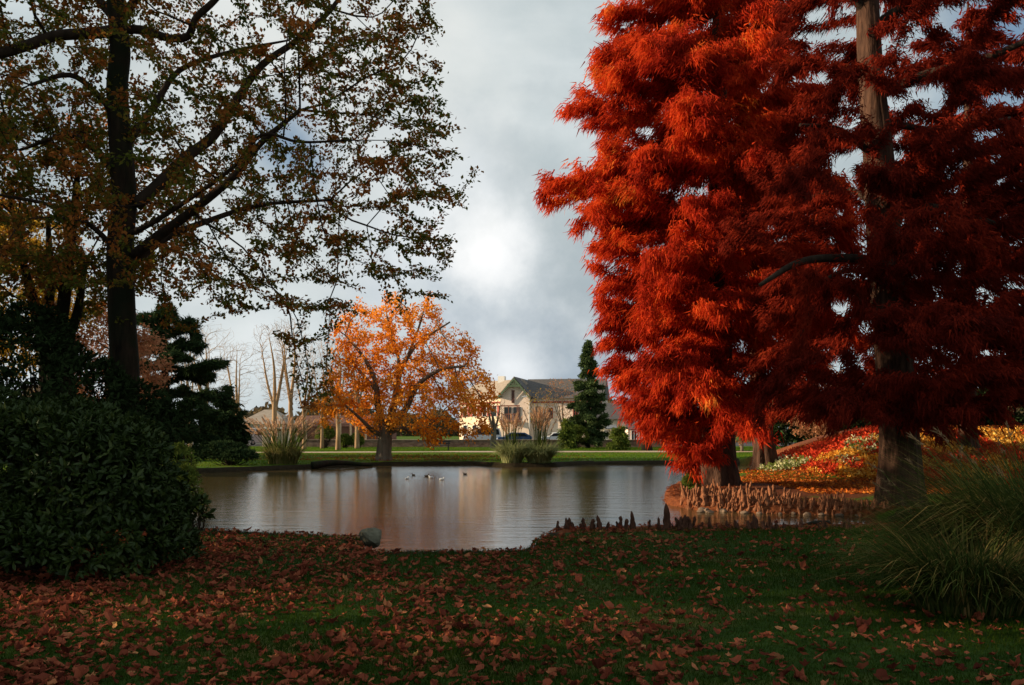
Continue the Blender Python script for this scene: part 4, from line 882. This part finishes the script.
def duck(px, py, k, label, rz):
    d = (EYE-WATER)*F/(py-HZ); c_ = at(px, 0, d); t = empty('duck', label, 'duck', (c_[0], d, WATER), rz, 'ducks on the pond'); t.scale = (.45, .45, .45)
    P = np.array([(-.24, 0, .10), (-.2, 0, .08), (-.08, 0, .06), (.06, 0, .06), (.15, 0, .08), (.17, 0, .13), (.175, 0, .19), (.2, 0, .235), (.235, 0, .235), (.25, 0, .23)])
    MB().tube(P, [.012, .045, .085, .09, .07, .04, .032, .042, .035, .012], 10).build('body', DM[k], t, smooth=True)
    MB().tube(np.array([(.245, 0, .228), (.27, 0, .222), (.29, 0, .22)]), [.015, .014, .006], 6).build('bill', DM['y'], t)
for args in [(407, 479, 'w', 'pale duck leftmost of the little flotilla before the orange tree', 1.0), (413.5, 475.5, 'b', 'dark duck right of the leftmost pale one', 2.6), (426.5, 476.5, 'b', 'brown duck in the middle of the flotilla', .3), (431, 478, 'w', 'greyish duck just right of the middle brown one', 3.3), (441.7, 480, 'w', 'bright white duck nearest in the flotilla', .2), (465, 474.5, 'b', 'dark duck alone at the right of the flotilla', 3.0)]: duck(*args)

# ------------------------------------------------------------------ far wall, fence, bench, cars, lamp
g = G('rubble_wall'); n_ = g.noise(2.2, 5, stretch=(1, 1, 2)); wallm = g.pbr(g.ramp(n_, [(.3, (.10, .06, .045)), (.7, (.26, .17, .13))]), .9, g.bump(n_, .6, .04), .2)
cop = plain('coping', (.30, .22, .17), .9, .2, 2)
def at2(px, d): return (px-CX)/F*d
t = empty('park_wall', 'low brownish stone wall running along the far edge of the park', 'wall', (0, 0, 0))
z0 = -.45
MB().box((at2(300, 88), 88, z0), (at2(665, 88), 88.35, .42)).build('wall', wallm, t, bevel=.02)
MB().box((at2(300, 88)-.05, 87.95, .42), (at2(665, 88)+.05, 88.4, .50)).build('coping', cop, t, bevel=.02)
t = empty('picket_fence', 'rusty brown picket fence standing on the low wall left of the orange tree', 'fence', (0, 0, 0))
fm_ = plain('rusty_iron', (.17, .075, .045), .8, .3, 3); mb = MB(); x0, x1 = at2(303, 88.2), at2(383, 88.2)
for x_ in np.arange(x0, x1, .11): mb.box((x_, 88.16, .5), (x_+.055, 88.19, 2.25+.05*math.sin(x_*9)))
mb.build('picket_panel', fm_, t)
for zz in (.75, 2.0): MB().box((x0, 88.20, zz), (x1, 88.24, zz+.06)).build('rail', fm_, t)
pm = plain('pale_post', (.50, .38, .27), .8, .15, 3)
for px in (306, 340.5, 351, 366): MB().box((at2(px, 88.2)-.10, 88.08, .5), (at2(px, 88.2)+.10, 88.28, 2.5)).build('post', pm, t, bevel=.01)
t = empty('shed', 'low brown gabled shed behind the picket fence', 'shed')
xs0, xs1 = at2(300, 100), at2(392, 100)
MB().box((xs0, 100, -.4), (xs1, 104, 1.9)).build('wall', plain('brown_boards', (.20, .09, .06), .9, .3, 1.5), t)
MB().prism([(99.7, 1.9), (104.3, 1.9), (102, 3.2)], 0, xs0-.3, xs1+.3).build('roof', plain('brown_tiles', (.16, .08, .06), .9, .3, 3), t)
bm = plain('dark_wood', (.03, .028, .03), .7, .2, 5)
t = empty('park_bench', 'small dark bench beside the path under the orange crown', 'bench', (at2(441, 75), 75, float(H(at2(441, 75), 75))), 0)
for k_ in range(3): MB().box((-.8, -.28+k_*.17, .42), (.8, -.14+k_*.17, .46)).build('seat', bm, t)
for k_ in range(2): MB().box((-.8, .28, .56+k_*.16), (.8, .32, .68+k_*.16)).build('backrest', bm, t)
for sx in (-.65, .65):
    MB().box((sx-.03, -.25, 0), (sx+.03, -.19, .42)).build('leg', bm, t); MB().box((sx-.03, .22, 0), (sx+.03, .28, .86)).build('leg', bm, t)
glass = G('dark_glass').pbr((.02, .025, .03), .08, None, .6); tyre = plain('tyre', (.02, .02, .02), .9); hub = plain('hub', (.4, .4, .4), .4, metal=.8)
def car(px, d, col, label, rz, van=False):
    z_ = -.25
    t = empty('parked_van' if van else 'parked_car', label, 'van' if van else 'car', (at2(px, d), d, z_), rz, 'vehicles parked beyond the park wall')
    paint = plain('paint_%d' % px, col, .35, .05, 1, .5); Ln, Wd = (4.6, 1.85) if van else (4.2, 1.7); hb, ht = (1.05, 1.95) if van else (.85, 1.42)
    pr = [(-Ln/2, .25), (-Ln/2-.03, .6), (-Ln/2+.05, hb), (-Ln/2+.9 if van else -Ln/2+1.0, hb+.08), (-Ln/2+1.5, ht-.06), (-Ln/2+2.0, ht), (Ln/2-(.25 if van else .9), ht-.02), (Ln/2-.05, hb+.1), (Ln/2, .7), (Ln/2-.02, .25)]
    MB().prism(pr, 1, -Wd/2, Wd/2).build('body', paint, t, bevel=.06)
    for s_ in (-1, 1):
        yy = s_*(Wd/2+.006); MB().prism([(-Ln/2+1.15, hb+.08), (-Ln/2+1.6, ht-.14), (Ln/2-(.4 if van else 1.0), ht-.14), (Ln/2-(.25 if van else .5), hb+.08)], 1, min(yy, yy-s_*.02), max(yy, yy-s_*.02)).build('side_window', glass, t)
        for wx in (-Ln/2+.8, Ln/2-.8):
            wv = MB().tube(np.array([(wx, s_*(Wd/2-.16), .31), (wx, s_*(Wd/2+.02), .31)]), [.31, .31], 20).build('wheel', tyre, t)
            MB().tube(np.array([(wx, s_*(Wd/2+.015), .31), (wx, s_*(Wd/2+.03), .31)]), [.18, .17], 14).build('rim', hub, wv)
    v = np.array([(-Ln/2+.98, -Wd/2+.12, hb+.12), (-Ln/2+.98, Wd/2-.12, hb+.12), (-Ln/2+1.46, Wd/2-.18, ht-.10), (-Ln/2+1.46, -Wd/2+.18, ht-.10)])+np.array([-.03, 0, .03])
    MB().add(v, np.array([[0, 3, 2, 1]])).build('windscreen', glass, t)
    for s_ in (-.6, .6): MB().box((-Ln/2-.045, s_-.14, .62), (-Ln/2+.05, s_+.14, .76)).build('headlight', plain('lamp_glass_%d' % px, (.75, .75, .7), .2), t, bevel=.02)
    return t
car(253, 98, (.42, .36, .34), 'pale grey van seen head on at the left end of the street', R(75), True)
car(482, 104, (.70, .68, .64), 'white van parked before the sunlit house wall', R(10), True)
car(557, 106, (.72, .71, .68), 'white car parked left of the tall spruce', R(5))
car(514, 103, (.03, .07, .16), 'blue car mostly hidden behind the pampas grass', R(8))
lp = plain('lamp_pole', (.55, .52, .46), .5, .05, 2)
t = empty('street_lamp', 'street lamp with white curved head before the slate roofed house', 'street lamp', (at2(529.5, 106), 106, -.25))
MB().tube(np.array([(0, 0, 0), (0, 0, 3), (0, 0, 5.5), (-.1, 0, 5.75), (-.3, 0, 5.85)]), [.10, .08, .055, .05, .05], 10).build('pole', lp, t, smooth=True)
MB().prism([(-.95, 5.86), (-.9, 5.80), (-.35, 5.78), (-.28, 5.9), (-.6, 5.98)], 1, -.14, .14).build('lamp_head', plain('lamp_head', (.8, .8, .78), .4, .03), t, bevel=.03)

# ------------------------------------------------------------------ houses
plaster = plain('cream_plaster', (.72, .58, .42), .9, .12, .8); plaster2 = plain('pinkish_plaster', (.78, .62, .52), .9, .12, .8)
slate = G('slate'); n_ = slate.noise(3, 4, stretch=(1, 1, 4)); slate = slate.pbr(slate.ramp(n_, [(.3, (.07, .065, .065)), (.7, (.13, .12, .115))]), .8, slate.bump(n_, .4, .03))
slate2 = plain('weathered_tiles', (.34, .28, .22), .9, .2, 2); redp = plain('red_paint', (.30, .05, .035), .7, .15, 2); green = plain('green_paint', (.09, .14, .085), .7, .15, 2)
white = plain('white_paint', (.78, .76, .72), .7, .05, 2); wood = plain('red_brown_wood', (.20, .075, .05), .8, .3, 2)
D = 130.0
def hx(px, d=D): return (px-CX)/F*d
def hz(py, d=D): return EYE-(py-HZ)/F*d
t = empty('house', 'plastered house with green trimmed gable, red brown balcony and dark slate wing', 'house')
gz = -.4; y0 = D
# gabled bay
MB().prism([(hx(500), gz), (hx(529.5), gz), (hx(529.5), hz(395)), (hx(515), hz(378.5)), (hx(500), hz(395))], 1, y0, y0+9).build('gable_wall', plaster2, t)
def slab(x0, z0_, x1, z1, ya, yb, th, name, mat):
    return MB().prism([(x0, z0_), (x1, z1), (x1, z1+th), (x0, z0_+th)], 1, ya, yb).build(name, mat, t)
rf = slab(hx(497.5), hz(397.2), hx(515), hz(377.6), y0-.7, y0+9.5, .14, 'roof', slate2); rf2 = slab(hx(532), hz(397.2), hx(515), hz(377.6), y0-.7, y0+9.5, .14, 'roof', slate)
# bargeboards and lattice in the gable
for a_, b_ in (((497.5, 398), (515, 378)), ((532, 398), (515, 378))):
    MB().prism([(hx(a_[0]), hz(a_[1])), (hx(b_[0]), hz(b_[1])), (hx(b_[0]), hz(b_[1])-.34), (hx(a_[0]), hz(a_[1])-.34)], 1, y0-.86, y0-.72).build('bargeboard', green, t)
mb = MB(); mb.box((hx(507.5), y0-.84, hz(386.9)), (hx(522.5), y0-.74, hz(385.7)))
for q_ in np.linspace(508.5, 521.5, 9):
    h_ = 379.5+abs(q_-515)*.55+1; mb.box((hx(q_)-.06, y0-.82, hz(386)), (hx(q_)+.06, y0-.76, hz(h_)))
mb.build('gable_lattice', green, t)
def window(x0, x1, z0_, z1, yy, shutters=None, frame=white):
    f_ = MB()
    for (a_, b_, c2, d2) in ((x0, x1, z0_-.12, z0_), (x0, x1, z1, z1+.12), (x0-.1, x0, z0_-.12, z1+.12), (x1, x1+.1, z0_-.12, z1+.12), ((x0+x1)/2-.04, (x0+x1)/2+.04, z0_, z1)): f_.box((a_, yy-.09, c2), (b_, yy+.02, d2))
    f_ = f_.build('window', frame, t); MB().box((x0, yy-.03, z0_), (x1, yy+.01, z1)).build('pane', glass, f_)
    if shutters:
        for a_, b_ in ((x0-.1-(x1-x0)*.5, x0-.12), (x1+.12, x1+.1+(x1-x0)*.5)): MB().box((a_, yy-.08, z0_-.05), (b_, yy-.02, z1+.05)).build('shutter', shutters, f_)
window(hx(512.2), hx(513.8), hz(402), hz(391), y0, frame=wood)
# wooden balcony
bal = MB().box((hx(503), y0-1.3, hz(422)), (hx(521), y0-.01, hz(420.8))).build('balcony', wood, t)
mb = MB()
for q_ in np.linspace(503.2, 520.8, 11): mb.box((hx(q_)-.045, y0-1.28, hz(420.8)), (hx(q_)+.045, y0-1.18, hz(414 if int(q_*2) % 3 else 406.5)))
mb.box((hx(503), y0-1.31, hz(414.6)), (hx(521), y0-1.15, hz(413.8))); mb.box((hx(502.5), y0-1.33, hz(406.6)), (hx(521.5), y0-1.1, hz(405.4))); mb.build('balcony_rail', wood, bal)
MB().box((hx(504), y0-.12, hz(420)), (hx(511), y0+.01, hz(407))).build('window', glass, t); MB().box((hx(513.5), y0-.1, hz(420)), (hx(520.5), y0+.01, hz(407))).build('window', glass, t)
# right wing
MB().box((hx(529.5), y0+1.2, gz), (hx(601), y0+9, hz(397))).build('wing_wall', plaster2, t)
MB().prism([(y0+.6, hz(398.5)), (y0+5.2, hz(377.5)), (y0+9.8, hz(398.5))], 0, hx(521), hx(603)).build('wing_roof', slate, t)
MB().box((hx(531), y0+1.1, hz(403)), (hx(601), y0+1.199, hz(401.2))).build('red_band', redp, t)
for q_ in (549.5, 575, 592): window(hx(q_-2), hx(q_+2), hz(417.5), hz(408.5), y0+1.2, None, redp)
window(hx(535.5), hx(538.5), hz(418), hz(407), y0+1.2, None, wood)
MB().box((hx(529.8), y0+1.0, hz(420)), (hx(533), y0+1.1, hz(415))).build('yellow_sign', plain('yellow_paint', (.55, .40, .03), .7, .05), t)

# left wing, turned towards the sun
ang = R(-38); o_ = Vector((hx(500), y0+.4, 0)); Mx = Matrix.Translation(o_)@Matrix.Rotation(ang, 4, 'Z')
def lw(lo, hi, name, mat, par=None): return MB().box(lo, hi, Mx).build(name, mat, par or t)
WL = 11.0
lw((-WL, 0, gz), (0, 8, hz(396)), 'sunlit_wall', plaster)
mb = MB(); q_ = [(-.5, hz(397.5)), (4, hz(377.8)), (8.5, hz(397.5))]; V = np.array([(x_, a_, b_) for x_ in (-WL-.4, .5) for a_, b_ in q_]); V = V@np.array(Mx)[:3, :3].T+np.array(Mx)[:3, 3]
mb.add(V, [np.array([[0, 3, 4, 1], [1, 4, 5, 2], [2, 5, 3, 0]]), np.array([[0, 1, 2], [5, 4, 3]])]); rl = mb.build('left_roof', slate2, t)
lw((-WL, -.08, hz(403)), (0, -.003, hz(401.3)), 'red_band', redp)
for k_ in range(4):
    xx = -1.5-k_*2.6
    for zz in (hz(416), hz(436)):
        f_ = lw((xx-.62, -.10, zz-.1), (xx+.62, -.02, zz+1.75), 'window', white); lw((xx-.5, -.13, zz), (xx+.5, -.101, zz+1.65), 'pane', glass, f_)
        if zz > 3:
            for s_ in (-1, 1): lw((xx+s_*.9-.27, -.12, zz), (xx+s_*.9+.27, -.03, zz+1.65), 'shutter', redp, f_)
MB().box((hx(500)-1.9, y0+6, hz(384)), (hx(500)-.8, y0+7, hz(373.5))).build('chimney', white, rl)
MB().box((hx(505), y0+8, hz(380)), (hx(507), y0+9, hz(374.5))).build('chimney', plaster2, rf)
pv = Vector((hx(515), D, 0)); Rz = Matrix.Rotation(R(-13), 4, 'Z'); Mh = Matrix.Translation(pv)@Rz@Matrix.Translation(-pv)
t.location = Mh.translation; t.rotation_euler = (0, 0, R(-13))
# distant pink roofed house
t = empty('distant_house', 'house with pink tiled roof far behind the slate wing', 'house')
MB().box((hx(560, 190), 190, -.4), (hx(600, 190), 198, hz(390, 190))).build('wall', plaster, t); MB().prism([(189.4, hz(391, 190)), (194, hz(379, 190)), (198.6, hz(391, 190))], 0, hx(556, 190), hx(590, 190)).build('roof', plain('pink_tiles', (.45, .22, .17), .9, .15, 2), t)
# low cream buildings on the right
t = empty('low_house', 'low cream house with dark roof and grey awning right of the spruce', 'house')
dd_ = 118; cream = plain('cream_wall', (.60, .52, .36), .9, .1, 1)
MB().box((hx(596, dd_), dd_, -.4), (hx(665, dd_), dd_+7, hz(418, dd_))).build('wall', cream, t)
MB().prism([(dd_-.5, hz(419, dd_)), (dd_+3.5, hz(402, dd_)), (dd_+7.5, hz(419, dd_))], 0, hx(594, dd_), hx(668, dd_)).build('roof', slate, t)
MB().box((hx(631, dd_)-.3, dd_+1, hz(416, dd_)), (hx(631, dd_)+.35, dd_+1.9, hz(408, dd_))).build('dormer', cream, t)
MB().prism([(dd_-1.2, hz(428, dd_)), (dd_-.01, hz(424.5, dd_)), (dd_-.01, hz(425.5, dd_)), (dd_-1.2, hz(429, dd_))], 0, hx(604, dd_), hx(616, dd_)).build('awning', plain('grey_canvas', (.22, .24, .27), .8), t)
for q_ in (606, 613, 622): window(hx(q_-1.6, dd_), hx(q_+1.6, dd_), hz(439, dd_), hz(430.5, dd_), dd_)
t = empty('terrace_house', 'small house with white framed windows and slate porch roof behind the dark trunk', 'house')
dd_ = 108
MB().box((hx(628, dd_), dd_, -.4), (hx(700, dd_), dd_+6, hz(428, dd_))).build('wall', plaster2, t); MB().prism([(dd_-.6, hz(429, dd_)), (dd_+3, hz(419, dd_)), (dd_+6.6, hz(429, dd_))], 0, hx(626, dd_), hx(702, dd_)).build('roof', slate, t)
for q_ in (634, 642, 657, 672, 688): window(hx(q_-2.2, dd_), hx(q_+2.2, dd_), hz(440, dd_), hz(431, dd_), dd_)
# left house with hipped roof, gate pillars
t = empty('hipped_house', 'sunlit cream house with pale hipped roof behind the parked van', 'house')
dd_ = 125; X0, X1 = hx(240, dd_), hx(284, dd_)
MB().box((X0, dd_, -.4), (X1, dd_+8, hz(423, dd_))).build('wall', plaster, t)
V = [(X0-.5, dd_-.5, hz(424, dd_)), (X1+.5, dd_-.5, hz(424, dd_)), (X1+.5, dd_+8.5, hz(424, dd_)), (X0-.5, dd_+8.5, hz(424, dd_)), (X0+2.4, dd_+4, hz(409, dd_)), (X1-2.4, dd_+4, hz(409, dd_))]
MB().add(V, [np.array([[0, 1, 5, 4], [2, 3, 4, 5]]), np.array([[1, 2, 5], [3, 0, 4]]), np.array([[3, 2, 1, 0]])]).build('roof', slate2, t)
MB().box((X0, dd_-.16, hz(431, dd_)), (X1, dd_-.004, hz(429, dd_))).build('timber_band', wood, t)
for q_ in (246, 253, 260, 267, 276): 
    for (a_, b_) in ((429, 425), (439, 433)): window(hx(q_-1.3, dd_), hx(q_+1.3, dd_), hz(a_, dd_), hz(b_, dd_), dd_)
for px, lb in ((265, 'cream gate pillar left of the reeds behind the lawn'), (284, 'cream gate pillar standing above the reeds')):
    t = empty('gate_pillar', lb, 'pillar'); x_ = at2(px, 90); MB().box((x_-.28, 90, -.4), (x_+.28, 90.56, 1.6)).build('shaft', pm, t, bevel=.02); MB().box((x_-.36, 89.92, 1.6), (x_+.36, 90.64, 1.78)).build('cap', white, t, bevel=.03); MB().prism([(x_-.3, 1.78), (x_+.3, 1.78), (x_, 2.1)], 1, 89.98, 90.58).build('finial', pm, t)

# ------------------------------------------------------------------ far tree belt closing the horizon
r = np.random.default_rng(801); n = 60000
ang_ = r.uniform(R(-75), R(75), n); dist = r.uniform(205, 240, n); hx_ = 6.5+2.5*np.sin(ang_*23)+1.8*np.sin(ang_*61+1)+1.2*np.sin(ang_*131)
zz = r.random(n)**.8*hx_
pos = np.column_stack([np.sin(ang_)*dist, np.cos(ang_)*dist, zz-.4])
o = leaves(pos, rdir(n, r), rdir(n, r), r.uniform(.9, 1.8, n), LEAF4, 'distant_woods', leafmat('distant_foliage', [(0, (.05, .055, .03)), (1, (.20, .13, .07))], .2, .05, .5), None, None, r)
tag(o, 'belt of woodland closing the horizon behind the houses', 'woods', kind='stuff')
